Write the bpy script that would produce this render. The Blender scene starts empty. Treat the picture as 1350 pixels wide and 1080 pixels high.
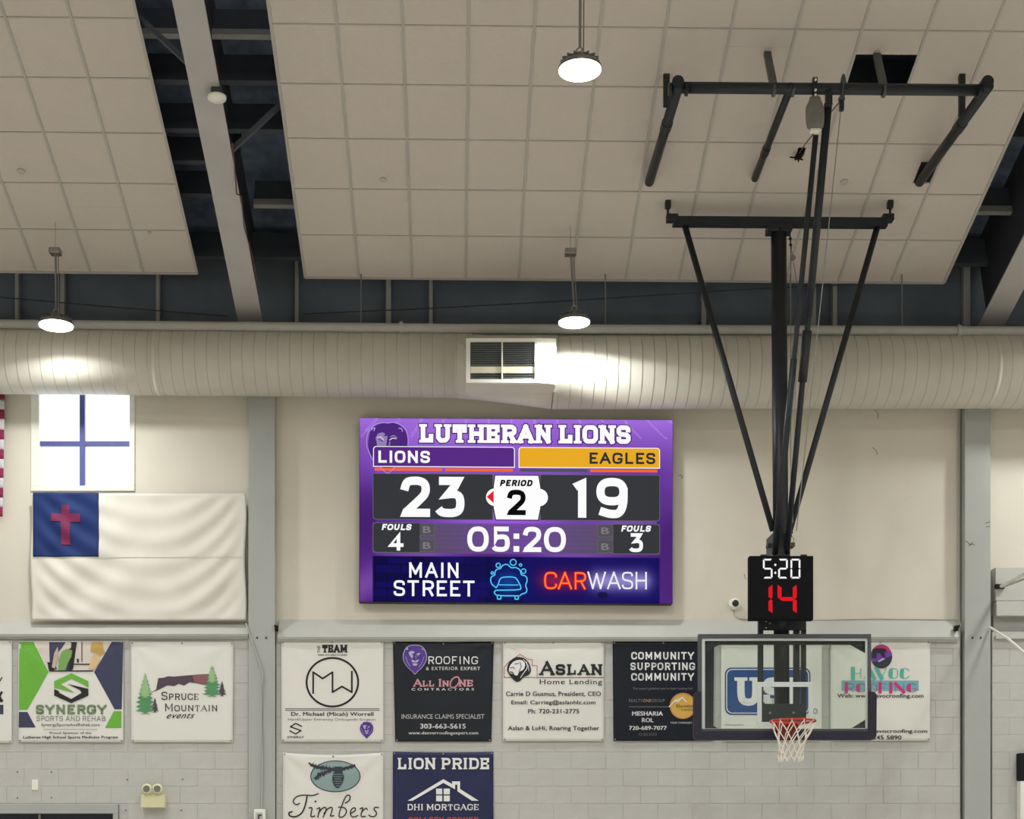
import bpy, bmesh, math, random
from mathutils import Vector, Matrix
from mathutils.geometry import tessellate_polygon
random.seed(7)
C = bpy.context.scene.collection
scene = bpy.context.scene
F = 1970.0; VX = 597.0; HY = 1130.0; EYE = 1.6

# ------------------------------------------------------------------ camera, world, exposure
cd = bpy.data.cameras.new('camera'); cam = bpy.data.objects.new('camera', cd); C.objects.link(cam)
cam.location = (0, 0, EYE); cam.rotation_euler = (math.pi/2, 0, 0)
cd.sensor_fit = 'HORIZONTAL'; cd.sensor_width = 36; cd.lens = F/1350*36
cd.shift_x = (675-VX)/1350; cd.shift_y = (HY-540)/1350
cd.clip_start = .05; cd.clip_end = 200
scene.camera = cam
w = bpy.data.worlds.new('sky'); scene.world = w; w.use_nodes = True
w.node_tree.nodes['Background'].inputs[0].default_value = (.86, .93, 1, 1)
w.node_tree.nodes['Background'].inputs[1].default_value = 2.6
vs = scene.view_settings; vs.view_transform = 'Standard'; vs.look = 'None'; vs.exposure = 0; vs.gamma = 1
vs.use_curve_mapping = False
LAMP_W = 88.0            # power of one high bay lamp
LAMP_COL = (1.0, .997, .982)

# ------------------------------------------------------------------ helpers
def PX(px, Y): return (px-VX)*Y/F
def PZ(py, Y): return EYE+(HY-py)*Y/F
def P(px, py, Y): return Vector((PX(px, Y), Y, PZ(py, Y)))
def lin(c): 
    c = c/255
    return c/12.92 if c <= .04045 else ((c+.055)/1.055)**2.4
def rgb(t): return (lin(t[0]), lin(t[1]), lin(t[2]), 1)

MATS = {}
def mat(name, col, rough=.6, metal=0, var=.06, scale=6, bump=0, bscale=60, spec=.3, coord='Object', emit=0):
    if name in MATS: return MATS[name]
    m = bpy.data.materials.new(name); m.use_nodes = True; nt = m.node_tree; N = nt.nodes; L = nt.links
    b = N['Principled BSDF']; b.inputs['Roughness'].default_value = rough; b.inputs['Metallic'].default_value = metal
    b.inputs['Specular IOR Level'].default_value = spec
    c = rgb(col)
    if emit:
        b.inputs['Base Color'].default_value = (0, 0, 0, 1); b.inputs['Specular IOR Level'].default_value = 0.02
        b.inputs['Emission Color'].default_value = c; b.inputs['Emission Strength'].default_value = emit
        MATS[name] = m; return m
    tc = N.new('ShaderNodeTexCoord'); nz = N.new('ShaderNodeTexNoise'); nz.inputs['Scale'].default_value = scale
    nz.inputs['Detail'].default_value = 4
    L.new(tc.outputs[coord], nz.inputs['Vector'])
    r = N.new('ShaderNodeValToRGB'); r.color_ramp.elements[0].position = .3; r.color_ramp.elements[1].position = .7
    r.color_ramp.elements[0].color = tuple(x*(1-var) for x in c[:3])+(1,)
    r.color_ramp.elements[1].color = tuple(min(1, x*(1+var)) for x in c[:3])+(1,)
    L.new(nz.outputs['Fac'], r.inputs['Fac']); L.new(r.outputs['Color'], b.inputs['Base Color'])
    if bump:
        n2 = N.new('ShaderNodeTexNoise'); n2.inputs['Scale'].default_value = bscale; n2.inputs['Detail'].default_value = 5
        L.new(tc.outputs[coord], n2.inputs['Vector'])
        bp = N.new('ShaderNodeBump'); bp.inputs['Strength'].default_value = bump; bp.inputs['Distance'].default_value = .01
        L.new(n2.outputs['Fac'], bp.inputs['Height']); L.new(bp.outputs['Normal'], b.inputs['Normal'])
    MATS[name] = m
    return m

WL = {}                                   # world location of roots and parts
def wloc(p): return WL.get(p.name, Vector((0, 0, 0))) if p else Vector((0, 0, 0))
def tag(o, label=None, cat=None, group=None, kind=None):
    if label: o['label'] = label
    if cat: o['category'] = cat
    if group: o['group'] = group
    if kind: o['kind'] = kind
    return o
def thing(name, label, cat, loc, group=None):
    o = bpy.data.objects.new(name, None); C.objects.link(o); o.location = loc; o.empty_display_size = .1
    WL[o.name] = Vector(loc)
    return tag(o, label, cat, group)
def setting(name, loc):
    o = bpy.data.objects.new(name, None); C.objects.link(o); o.location = loc
    WL[o.name] = Vector(loc); return tag(o, kind='structure')
def obj(name, bm, m, parent=None, smooth=False, at=None, label=None):
    """bm in world coordinates -> one linked mesh object."""
    if parent is None:
        if at is None:
            zs = [v.co for v in bm.verts]
            mn = [min(v[i] for v in zs) for i in range(3)]; mx = [max(v[i] for v in zs) for i in range(3)]
            at = Vector(((mn[0]+mx[0])/2, (mn[1]+mx[1])/2, mn[2]))
        off = Vector(at)
    else: off = wloc(parent)
    bmesh.ops.translate(bm, verts=bm.verts, vec=-off)
    me = bpy.data.meshes.new(name); bm.to_mesh(me); bm.free()
    for mm in (m if isinstance(m, (list, tuple)) else [m]): me.materials.append(mm)
    if smooth:
        for p in me.polygons: p.use_smooth = True
    o = bpy.data.objects.new(name, me); C.objects.link(o)
    if parent is not None: o.parent = parent; WL[o.name] = off.copy()
    else: o.location = off; WL[o.name] = off.copy()
    if label: o['label'] = label
    return o
def B(): return bmesh.new()
def box(bm, x0, x1, y0, y1, z0, z1, bev=0, mi=0):
    vs_ = [bm.verts.new((x, y, z)) for x in (x0, x1) for y in (y0, y1) for z in (z0, z1)]
    fs = [bm.faces.new([vs_[i] for i in q]) for q in ((0, 1, 3, 2), (4, 6, 7, 5), (0, 4, 5, 1), (2, 3, 7, 6), (0, 2, 6, 4), (1, 5, 7, 3))]
    for f in fs: f.material_index = mi
    if bev:
        es = list({e for f in fs for e in f.edges})
        bmesh.ops.bevel(bm, geom=es, offset=bev, segments=1, affect='EDGES', profile=.5)
    return bm
def frame_of(d):
    d = d.normalized(); u = d.cross(Vector((0, 0, 1)))
    if u.length < 1e-3: u = Vector((1, 0, 0))
    u.normalize(); v = u.cross(d).normalized(); return d, u, v
def tube(bm, pts, r, n=12, cap=True, mi=0):
    pts = [Vector(p) for p in pts]; rs = r if isinstance(r, (list, tuple)) else [r]*len(pts); rings = []
    for i, p in enumerate(pts):
        d = (pts[min(i+1, len(pts)-1)]-pts[max(i-1, 0)]); d, u, v = frame_of(d)
        rings.append([bm.verts.new(p+(u*math.cos(2*math.pi*k/n)+v*math.sin(2*math.pi*k/n))*rs[i]) for k in range(n)])
    for a, b in zip(rings, rings[1:]):
        for k in range(n): bm.faces.new((a[k], a[(k+1) % n], b[(k+1) % n], b[k])).material_index = mi
    if cap:
        bm.faces.new(rings[0][::-1]).material_index = mi; bm.faces.new(rings[-1]).material_index = mi
    return bm
def bar(bm, a, b, wu, wv, up=None):
    """rectangular bar between a and b"""
    a = Vector(a); b = Vector(b); d, u, v = frame_of(b-a)
    if up is not None:
        v = (Vector(up)-d*Vector(up).dot(d)).normalized(); u = d.cross(v)
    c = [(-1, -1), (1, -1), (1, 1), (-1, 1)]
    r0 = [bm.verts.new(a+u*wu/2*s+v*wv/2*t) for s, t in c]; r1 = [bm.verts.new(b+u*wu/2*s+v*wv/2*t) for s, t in c]
    for k in range(4): bm.faces.new((r0[k], r0[(k+1) % 4], r1[(k+1) % 4], r1[k]))
    bm.faces.new(r0[::-1]); bm.faces.new(r1); return bm
def lathe(bm, c, prof, n=32, axis='z'):
    c = Vector(c); rings = []
    for (r, h) in prof:
        ring = []
        for k in range(n):
            a = 2*math.pi*k/n
            if axis == 'z': p = (r*math.cos(a), r*math.sin(a), h)
            elif axis == 'x': p = (h, r*math.cos(a), r*math.sin(a))
            else: p = (r*math.cos(a), h, r*math.sin(a))
            ring.append(bm.verts.new(c+Vector(p)))
        rings.append(ring)
    for a, b in zip(rings, rings[1:]):
        for k in range(n): bm.faces.new((a[k], a[(k+1) % n], b[(k+1) % n], b[k]))
    bm.faces.new(rings[0][::-1]); bm.faces.new(rings[-1]); bmesh.ops.recalc_face_normals(bm, faces=bm.faces)
    return bm
def prism(bm, pts, d):
    """extrude planar polygon (3D points) by vector d"""
    a = [bm.verts.new(p) for p in pts]; b = [bm.verts.new(Vector(p)+Vector(d)) for p in pts]
    bm.faces.new(a); bm.faces.new(b[::-1]); n = len(a)
    for k in range(n): bm.faces.new((a[k], b[k], b[(k+1) % n], a[(k+1) % n]))
    bmesh.ops.recalc_face_normals(bm, faces=bm.faces); return bm

# ------------------------------------------------------------------ materials
M_wall = mat('cream wall paint', (216, 212, 198), .75, var=.035, scale=1.3, bump=.15, bscale=40)
M_block = mat('grey block paint', (192, 193, 189), .7, var=.03, scale=2.5, bump=.4, bscale=45, coord='Generated')
M_mortar = mat('mortar paint', (186, 187, 183), .85, var=.05, scale=20)
M_trim = mat('grey trim paint', (188, 190, 184), .6, var=.03, scale=3)
M_lip = mat('lip paint', (160, 162, 158), .6, var=.04, scale=5)
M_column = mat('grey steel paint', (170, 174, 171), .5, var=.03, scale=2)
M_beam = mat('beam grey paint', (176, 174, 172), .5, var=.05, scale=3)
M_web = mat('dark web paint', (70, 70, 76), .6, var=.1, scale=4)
M_deck = mat('dark blue roof insulation', (112, 128, 150), .7, var=.35, scale=5, bump=.6, bscale=9)
M_upper = mat('blue grey insulation facing', (108, 118, 128), .7, var=.12, scale=2.2, bump=.3, bscale=5)
M_purlin = mat('purlin paint', (86, 92, 100), .6, var=.1, scale=4)
M_purlin_l = mat('light purlin paint', (168, 168, 164), .6, var=.08, scale=4)
M_tile = mat('ceiling tile', (206, 199, 190), .9, var=.03, scale=1.2, bump=.6, bscale=90)
M_grid = mat('ceiling grid bar', (180, 178, 172), .6, var=.03)
M_duct = mat('painted duct metal', (204, 202, 190), .48, metal=.05, var=.05, scale=3, spec=.6)
M_duct2 = mat('duct seam metal', (178, 176, 166), .4, metal=.1, var=.05)
M_pipe = mat('pipe grey paint', (176, 176, 170), .45, var=.04)
M_white = mat('white enamel', (235, 236, 226), .4, var=.02)
M_louvre = mat('louvre metal', (112, 118, 118), .35, metal=.6, var=.1)
M_louvre_refl = mat('louvre metal with painted reflection', (226, 222, 196), .35, metal=.3, var=.05)  # paler copy of the louvre metal, colours in a reflection
M_dark = mat('dark void', (20, 22, 26), .8, var=.1)
M_rig = mat('black rig paint', (34, 40, 46), .42, var=.12, scale=8, spec=.4)
M_rig2 = mat('grey rig paint', (88, 92, 90), .5, var=.1, scale=8)
M_steel = mat('galvanised steel', (150, 150, 148), .35, metal=.8, var=.1)
M_floor = mat('maple floor', (206, 200, 190), .35, var=.1, scale=1.5)
M_room = mat('pale gym wall', (206, 204, 198), .8, var=.03)
M_vinyl_w = mat('white vinyl', (224, 225, 219), .5, var=.015, scale=2)
M_vinyl_k = mat('black vinyl', (27, 34, 42), .45, var=.06, scale=3)
M_vinyl_k2 = mat('midnight vinyl', (18, 26, 38), .45, var=.06, scale=3)
M_navy = mat('navy vinyl', (38, 45, 80), .5, var=.06, scale=3)
M_cloth = mat('white flag nylon', (220, 219, 209), .75, var=.02, scale=3)
M_canton = mat('blue flag nylon', (24, 48, 106), .7, var=.08, scale=4)
M_cross = mat('red flag nylon', (118, 40, 78), .7, var=.08, scale=5)
def ink(name, c): return mat('ink '+name, c, .55, var=.02)
I_k = ink('black', (38, 40, 42)); I_w = ink('white', (232, 234, 234)); I_gy = ink('grey', (120, 122, 124))
I_gr = ink('green', (108, 178, 66)); I_gr2 = ink('olive', (112, 138, 104)); I_nv = ink('navy', (62, 66, 92))
I_pu = ink('purple', (84, 60, 146)); I_pu2 = ink('lilac', (190, 184, 214)); I_rd = ink('red', (178, 66, 66))
I_pk = ink('pink', (206, 150, 160)); I_bl = ink('blue', (34, 74, 140)); I_te = ink('teal', (84, 182, 166))
I_tb = ink('teal blue', (110, 178, 190)); I_mg = ink('magenta', (204, 52, 128)); I_go = ink('gold', (214, 172, 84))
I_go2 = ink('copper', (200, 140, 96)); I_se = ink('sage', (140, 164, 164)); I_ch = ink('charcoal', (52, 58, 70))
I_sk = ink('skin', (214, 184, 140)); I_tr1 = ink('spruce', (84, 146, 100)); I_tr2 = ink('pale spruce', (150, 190, 140))
I_mt = ink('slate plum', (84, 72, 84)); I_mt2 = ink('rose brown', (138, 92, 98)); I_vi = ink('violet', (118, 70, 170))

# ------------------------------------------------------------------ drawing flat print in photo-pixel units on a vertical plane
def chaikin(p, k=2, closed=False):
    for _ in range(k):
        q = [] if closed else [p[0]]
        n = len(p)
        for i in range(n if closed else n-1):
            a, b = p[i], p[(i+1) % n]
            q += [(a[0]*.75+b[0]*.25, a[1]*.75+b[1]*.25), (a[0]*.25+b[0]*.75, a[1]*.25+b[1]*.75)]
        if not closed: q.append(p[-1])
        p = q
    return p
class Shp:
    def __init__(s): s.v = []; s.f = []
    def poly(s, pts):
        t = tessellate_polygon([[Vector((p[0], p[1], 0)) for p in pts]]); o = len(s.v)
        s.v += [(p[0], p[1]) for p in pts]; s.f += [tuple(o+i for i in tri) for tri in t]; return s
    def rect(s, x0, y0, x1, y1): return s.poly([(x0, y0), (x1, y0), (x1, y1), (x0, y1)])
    def rrect(s, x0, y0, x1, y1, r, cs='1111'):
        pts = []
        for (cx, cy, a0, on, X, Y) in ((x0+r, y0+r, 180, cs[0], x0, y0), (x1-r, y0+r, 270, cs[1], x1, y0), (x1-r, y1-r, 0, cs[2], x1, y1), (x0+r, y1-r, 90, cs[3], x0, y1)):
            if on == '1': pts += [(cx+r*math.cos(math.radians(a0+k*18)), cy+r*math.sin(math.radians(a0+k*18))) for k in range(6)]
            else: pts.append((X, Y))
        return s.poly(pts)
    def ell(s, cx, cy, rx, ry=None, n=28):
        ry = ry or rx
        return s.poly([(cx+rx*math.cos(2*math.pi*k/n), cy+ry*math.sin(2*math.pi*k/n)) for k in range(n)])
    def ring(s, cx, cy, rx, ry, wd, n=40): 
        return s.stroke([(cx+rx*math.cos(2*math.pi*k/n), cy+ry*math.sin(2*math.pi*k/n)) for k in range(n+1)], wd, cap=0)
    def stroke(s, pts, wd, cap=1, w2=None):
        n = len(pts)
        for i in range(n-1):
            (ax, ay), (bx, by) = pts[i], pts[i+1]; dx, dy = bx-ax, by-ay; l = math.hypot(dx, dy)
            if l < 1e-6: continue
            wa = wb = wd
            if w2 is not None: wa = wd+(w2-wd)*i/(n-1); wb = wd+(w2-wd)*(i+1)/(n-1)
            ux, uy = dx/l, dy/l; nx, ny = -uy, ux; o = len(s.v)
            e0 = wa/2 if (cap and i == 0) else 0; e1 = wb/2 if (cap and i == n-2) else 0
            s.v += [(ax+nx*wa/2-ux*e0, ay+ny*wa/2-uy*e0), (ax-nx*wa/2-ux*e0, ay-ny*wa/2-uy*e0), (bx-nx*wb/2+ux*e1, by-ny*wb/2+uy*e1), (bx+nx*wb/2+ux*e1, by+ny*wb/2+uy*e1)]
            s.f.append((o, o+1, o+2, o+3))
            if i < n-2:
                o = len(s.v); k = 8
                s.v += [(bx+wb/2*math.cos(2*math.pi*j/k+.39), by+wb/2*math.sin(2*math.pi*j/k+.39)) for j in range(k)]
                s.f.append(tuple(range(o, o+k)))
        return s
    def mstroke(s, pts, wd, box_):
        n = len(pts); Ls, Rs = [], []
        for i in range(n):
            ds = []
            if i > 0: ds.append((pts[i][0]-pts[i-1][0], pts[i][1]-pts[i-1][1]))
            if i < n-1: ds.append((pts[i+1][0]-pts[i][0], pts[i+1][1]-pts[i][1]))
            ds = [(a/math.hypot(a, b), b/math.hypot(a, b)) for a, b in ds if math.hypot(a, b) > 1e-7]
            nx = -sum(d[1] for d in ds); ny = sum(d[0] for d in ds); l = math.hypot(nx, ny) or 1; nx /= l; ny /= l
            k = wd/2/max(.3, abs(nx*-ds[0][1]+ny*ds[0][0]))
            ex = ey = 0
            if i == 0: ex, ey = -ds[0][0]*wd*.0, -ds[0][1]*wd*.0
            Ls.append((pts[i][0]+nx*k, pts[i][1]+ny*k)); Rs.append((pts[i][0]-nx*k, pts[i][1]-ny*k))
        x0, y0, x1, y1 = box_; cl = lambda p: (max(x0, min(x1, p[0])), max(y0, min(y1, p[1])))
        for i in range(n-1):
            o = len(s.v); s.v += [cl(Ls[i]), cl(Rs[i]), cl(Rs[i+1]), cl(Ls[i+1])]; s.f.append((o, o+1, o+2, o+3))
        return s
    def add(s, o):
        k = len(s.v); s.v += o.v; s.f += [tuple(i+k for i in f) for f in o.f]; return s
    def fit(s, x0, y0, x1, y1):
        mx = min(v[0] for v in s.v); Mx = max(v[0] for v in s.v); my = min(v[1] for v in s.v); My = max(v[1] for v in s.v)
        s.v = [(x0+(v[0]-mx)/(Mx-mx)*(x1-x0), y0+(v[1]-my)/(My-my)*(y1-y0)) for v in s.v]; return s
TXT = {}
def text(t, x0, y0, x1, y1, bold=0, shear=0, space=1):
    """sans text, its bounding box fitted to the pixel box (y down)"""
    cu = bpy.data.curves.new('t', 'FONT'); cu.body = t; cu.shear = shear; cu.space_character = space+bold*1.6
    cu.resolution_u = 4 if (y1-y0) < 12 else 10
    o = bpy.data.objects.new('t', cu); C.objects.link(o)
    dg = bpy.context.evaluated_depsgraph_get(); me = bpy.data.meshes.new_from_object(o.evaluated_get(dg))
    s = Shp(); V = [(v.co.x, -v.co.y) for v in me.vertices]; Fc = [tuple(p.vertices) for p in me.polygons]
    for dx, dy in (((0, 0),) if not bold else ((-bold, 0), (0, bold*.6), (0, -bold*.6), (bold, 0))):
        k = len(s.v); s.v += [(x+dx, y+dy) for x, y in V]; s.f += [tuple(i+k for i in f) for f in Fc]
    bpy.data.objects.remove(o); bpy.data.curves.remove(cu); bpy.data.meshes.remove(me)
    return s.fit(x0, y0, x1, y1)
c_ = 'c'
GL = {
 'A': (.95, [((0, 0), (.5, 1)), ((.5, 1), (1, 0)), ((.2, .33), (.8, .33))], [(0, 0), (1, 0)]),
 'B': (.85, [((.1, 0), (.1, 1)), (c_, (.1, 1), (.75, 1), (.95, .87), (.95, .66), (.75, .52), (.1, .52)), (c_, (.75, .52), (1, .38), (1, .15), (.78, 0), (.1, 0))], [(.1, 0), (.1, 1)]),
 'C': (.85, [(c_, (1, .76), (1, .86), (.8, 1), (.2, 1), (0, .8), (0, .2), (.2, 0), (.8, 0), (1, .14), (1, .24))], []),
 'D': (.88, [((.1, 0), (.1, 1)), (c_, (.1, 1), (.75, 1), (1, .78), (1, .22), (.75, 0), (.1, 0))], [(.1, 0), (.1, 1)]),
 'E': (.8, [((.12, 0), (.12, 1)), ((.12, 1), (.95, 1)), ((.12, .5), (.72, .5)), ((.12, 0), (.95, 0)), ('s', (.95, 1), (.95, .76)), ('s', (.95, 0), (.95, .24))], [(.12, 0), (.12, 1)]),
 'F': (.78, [((.12, 0), (.12, 1)), ((.12, 1), (.95, 1)), ((.12, .5), (.72, .5)), ('s', (.95, 1), (.95, .76))], [(.12, 0), (.12, 1)]),
 'G': (.88, [(c_, (1, .8), (1, .87), (.8, 1), (.2, 1), (0, .8), (0, .2), (.2, 0), (.8, 0), (1, .15), (1, .4), (.98, .41)), ((.66, .41), (1, .41))], []),
 'H': (.95, [((.1, 0), (.1, 1)), ((.9, 0), (.9, 1)), ((.1, .5), (.9, .5))], [(.1, 0), (.1, 1), (.9, 0), (.9, 1)]),
 'I': (.36, [((.5, 0), (.5, 1))], [(.5, 0), (.5, 1)]),
 'K': (.9, [((.1, 0), (.1, 1)), ((.15, .4), (.9, 1)), ((.4, .58), (.95, 0))], [(.1, 0), (.1, 1), (.9, 1), (.95, 0)]),
 'L': (.8, [((.15, 0), (.15, 1)), ((.15, 0), (.95, 0)), ('s', (.95, 0), (.95, .3))], [(.15, 1), (.15, 0)]),
 'M': (1.15, [((.1, 0), (.1, 1)), ((.1, 1), (.5, .25)), ((.5, .25), (.9, 1)), ((.9, 1), (.9, 0))], [(.1, 0), (.1, 1), (.9, 0), (.9, 1)]),
 'N': (.95, [((.1, 0), (.1, 1)), ((.1, 1), (.9, 0)), ((.9, 0), (.9, 1))], [(.1, 0), (.1, 1), (.9, 1)]),
 'O': (.88, [('o', (0, .2), (0, .8), (.2, 1), (.8, 1), (1, .8), (1, .2), (.8, 0), (.2, 0))], []),
 'P': (.82, [((.15, 0), (.15, 1)), (c_, (.15, 1), (.8, 1), (1, .87), (1, .6), (.8, .45), (.15, .45))], [(.15, 0), (.15, 1)]),
 'R': (.88, [((.15, 0), (.15, 1)), (c_, (.15, 1), (.8, 1), (1, .87), (1, .62), (.8, .47), (.15, .47)), ((.62, .47), (.95, 0))], [(.15, 0), (.15, 1), (.95, 0)]),
 'S': (.8, [(c_, (.96, .82), (.96, .9), (.8, 1), (.2, 1), (.02, .88), (.02, .64), (.2, .53), (.8, .47), (.98, .36), (.98, .12), (.8, 0), (.2, 0), (.02, .1), (.02, .18))], []),
 'T': (.85, [((.5, 0), (.5, 1)), ((.05, 1), (.95, 1)), ('s', (.05, 1), (.05, .72)), ('s', (.95, 1), (.95, .72))], [(.5, 0)]),
 'U': (.95, [(c_, (.12, 1), (.12, .2), (.3, 0), (.7, 0), (.88, .2), (.88, 1))], [(.12, 1), (.88, 1)]),
 'V': (.95, [((0, 1), (.5, 0)), ((.5, 0), (1, 1))], [(0, 1), (1, 1)]),
 'W': (1.3, [((0, 1), (.27, 0)), ((.27, 0), (.5, .9)), ((.5, .9), (.73, 0)), ((.73, 0), (1, 1))], [(0, 1), (1, 1)]),
 'X': (.9, [((0, 0), (1, 1)), ((0, 1), (1, 0))], []),
 '0': (.72, [('o', (0, .28), (0, .72), (.22, 1), (.78, 1), (1, .72), (1, .28), (.78, 0), (.22, 0))], []),
 '1': (.5, [('m', (.7, -.12), (.7, 1), (.0, .83))], []),
 '2': (.72, [('m', (c_, (.0, .70), (.1, .95), (.32, 1), (.72, 1), (.98, .9), (1, .62), (.74, .42), (.06, .0)), (1.2, 0))], []),
 '3': (.72, [('m', (.0, 1), (.95, 1), (.44, .585), (c_, (.5, .59), (.76, .6), (1, .5), (1, .12), (.76, 0), (.3, 0), (.1, .03), (-.02, .13)))], []),
 '4': (.78, [('m', (.74, -.12), (.74, 1), (.02, .24), (1.2, .24))], []),
 '5': (.72, [('m', (1.1, 1), (.17, 1), (.12, .54), (c_, (.13, .56), (.4, .62), (.86, .62), (1, .46), (1, .14), (.78, 0), (.3, 0), (.1, .03), (-.02, .13)))], []),
 '9': (.74, [('o', (0, .56), (0, .84), (.22, 1), (.78, 1), (1, .84), (1, .56), (.78, .4), (.22, .4)), (c_, (1, .7), (1, .3), (.82, 0), (.4, 0), (.14, .06))], []),
 'Y': (.9, [((0, 1), (.5, .45)), ((1, 1), (.5, .45)), ((.5, .45), (.5, 0))], [(0, 1), (1, 1), (.5, 0)]),
}
def glyphs(t, x0, y0, x1, y1, wt=.2, serif=.0, sl=.12, gap=.14, thin=1, smooth=0, grow=0, deco=False, ital=0):
    """stroke lettering, serif = slab half width; lower case letters come out as small capitals; grow = outline in px"""
    total = 0; runs = []
    for ch in t:
        if ch == ' ': runs.append(None); total += .4; continue
        sc = .78 if ch.islower() else 1; g = GL[ch.upper()]; wd = g[0]*sc+serif*.6
        runs.append((ch, total, wd, sc, g)); total += wd+gap
    total -= gap; s = Shp(); H = y1-y0; kx = (x1-x0)/total
    for r in runs:
        if not r: continue
        ch, ox, wd, sc, (gw, st, sf) = r
        t2 = wt*(1 if sc == 1 else .9); hh = H*sc
        def T(p):
            xx = (ox+t2/2*min(1, H/kx)+p[0]*(wd-t2*min(1, H/kx)))*kx; yy = (t2/2*H+p[1]*(hh-t2*H)); return (x0+xx, y1-yy)
        for n_, q in enumerate(st):
            kind = q[0] if isinstance(q[0], str) else ''
            if kind == 'm':
                pl = []
                for e in q[1:]: pl += [T(p) for p in (chaikin(list(e[1:]), 3) if e[0] == 'c' else [e])]
                gx_ = (ox*kx+x0, y1-hh, (ox+wd)*kx+x0, y1); s.mstroke(pl, t2*H, gx_); continue
            if kind == 's' and not serif: continue
            pts = [p for p in q if not isinstance(p, str)]
            if kind in ('c', 'o') and smooth: pts = chaikin(pts, smooth, kind == 'o')
            pts = [T(p) for p in pts]
            if kind == 'o': pts.append(pts[0])
            f = 1
            if kind == '' and thin != 1:
                dx = pts[-1][0]-pts[0][0]; dy = pts[-1][1]-pts[0][1]
                if abs(dy) < abs(dx)*.5: f = thin
                elif dx*dy < 0 and abs(dx) > 1e-3: f = thin
            if kind == 's': f = thin
            if deco:
                f = .45
                if kind in ('c', 'o') and ch in 'OCG':
                    xm_ = (min(p[0] for p in pts)+max(p[0] for p in pts))/2; hf = [p for p in pts if p[0] <= xm_]
                    if len(hf) > 2: s.poly(sorted(hf, key=lambda p: p[1])[:1]+[(p[0], p[1]) for p in sorted(hf, key=lambda p: p[1])[1:-1] if p[0] < xm_-.1*kx*wd]+sorted(hf, key=lambda p: p[1])[-1:])
                elif n_ == (0 if ch not in 'AN' else 1): f = 2.6
            s.stroke(pts, t2*H*f+2*grow, cap=(kind != 'o'))
        if serif:
            for (sx, sy) in sf:
                (a, b) = T((sx, sy)); hw = (t2/2*H)+serif*H*.5; th = sl*H
                yy0 = y1-hh if sy == 1 else y1-th
                s.rect(a-hw-grow, yy0-grow, a+hw+grow, yy0+th+grow)
    if ital: s.v = [(x+(y1-y)*ital-(y1-y0)*ital/2, y) for x, y in s.v]
    return s
class Canvas:
    def __init__(s, root, Y, warp=None, cut=0, sh=0, x0=0):
        s.root = root; s.Y = Y; s.warp = warp; s.cut = cut; s.sh = sh; s.x0 = x0
    def pos(s, x, y, off):
        y2 = y+s.sh*(x-s.x0); d = s.warp(x, y) if s.warp else 0
        return Vector((PX(x, s.Y), s.Y-off-d, PZ(y2, s.Y)))
    def put(s, name, shp, m, layer=1, label=None, step=.003, parent=None):
        bm = B(); vv = [bm.verts.new((x, y, 0)) for x, y in shp.v]
        for f in shp.f:
            try: bm.faces.new([vv[i] for i in f])
            except ValueError: pass
        if s.cut and shp.v:
            for ax in (0, 1):
                a = min(v[ax] for v in shp.v); b = max(v[ax] for v in shp.v)
                k = math.ceil((a+1)/s.cut)*s.cut
                while k < b-1:
                    no = Vector((1, 0, 0)) if ax == 0 else Vector((0, 1, 0))
                    bmesh.ops.bisect_plane(bm, geom=bm.verts[:]+bm.edges[:]+bm.faces[:], plane_co=no*k, plane_no=no)
                    k += s.cut
        for v in bm.verts: v.co = s.pos(v.co.x, v.co.y, layer*step)
        for f in bm.faces:
            f.normal_update()
            if f.normal.y > 0: f.normal_flip()
        o = obj(name, bm, m, parent or s.root)
        if label: o['label'] = label
        return o

# ------------------------------------------------------------------ the room shell
YW = 17.6; YB = 17.5           # upper wall face, block wall face
XL, XR, YN = -13.0, 15.5, -9.5
bm = B(); box(bm, XL, XR, YN, YW, -.1, 0); tag(obj('floor', bm, M_floor), kind='structure')
bm = B(); box(bm, XL-.2, XL, YN, YW, 0, 13); tag(obj('wall_left', bm, M_room), kind='structure')
bm = B(); box(bm, XR, XR+.2, YN, YW, 0, 13); tag(obj('wall_right', bm, M_room), kind='structure')
bm = B(); box(bm, XL, XR, YN-.2, YN, 0, 13); tag(obj('wall_front', bm, M_room), kind='structure')

# ceiling plane: C(X, j) with j counted in tiles up the slope from the wall side edge
TS = .6087; TL = .6803; CY = TL*math.cos(math.radians(18.8)); CZ = TL*math.sin(math.radians(18.8))
def CP(X, j, up=0, dz=0):
    return Vector((X, 17.046+.012*X-j*CY+up*.322, 8.198-.0041*X+j*CZ+up*.947+dz))
def ceil_at(px, py, dz=0):
    o = Vector((0, 0, EYE)); d = Vector(((px-VX)/F, 1, (HY-py)/F))
    a = CP(0, 0, 0, dz); n = (CP(1, 0, 0, dz)-a).cross(CP(0, 1, 0, dz)-a); t = (a-o).dot(n)/d.dot(n); p = o+d*t
    j = (17.046+.012*p.x-p.y)/CY
    return p, j
tile_cache = {}
def tile_mesh(h, wd=TS):
    k = (round(h, 3), round(wd, 3))
    if k in tile_cache: return tile_cache[k]
    bm = B(); box(bm, 0, wd, 0, h*TL, 0, .018, bev=.002)
    me = bpy.data.meshes.new('tile'); bm.to_mesh(me); bm.free(); me.materials.append(M_tile); tile_cache[k] = me
    return me
e1 = (CP(1, 0)-CP(0, 0)).normalized(); e2 = (CP(0, 1)-CP(0, 0)).normalized(); e3 = e1.cross(e2)
if e3.z < 0: e3 = -e3
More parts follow.
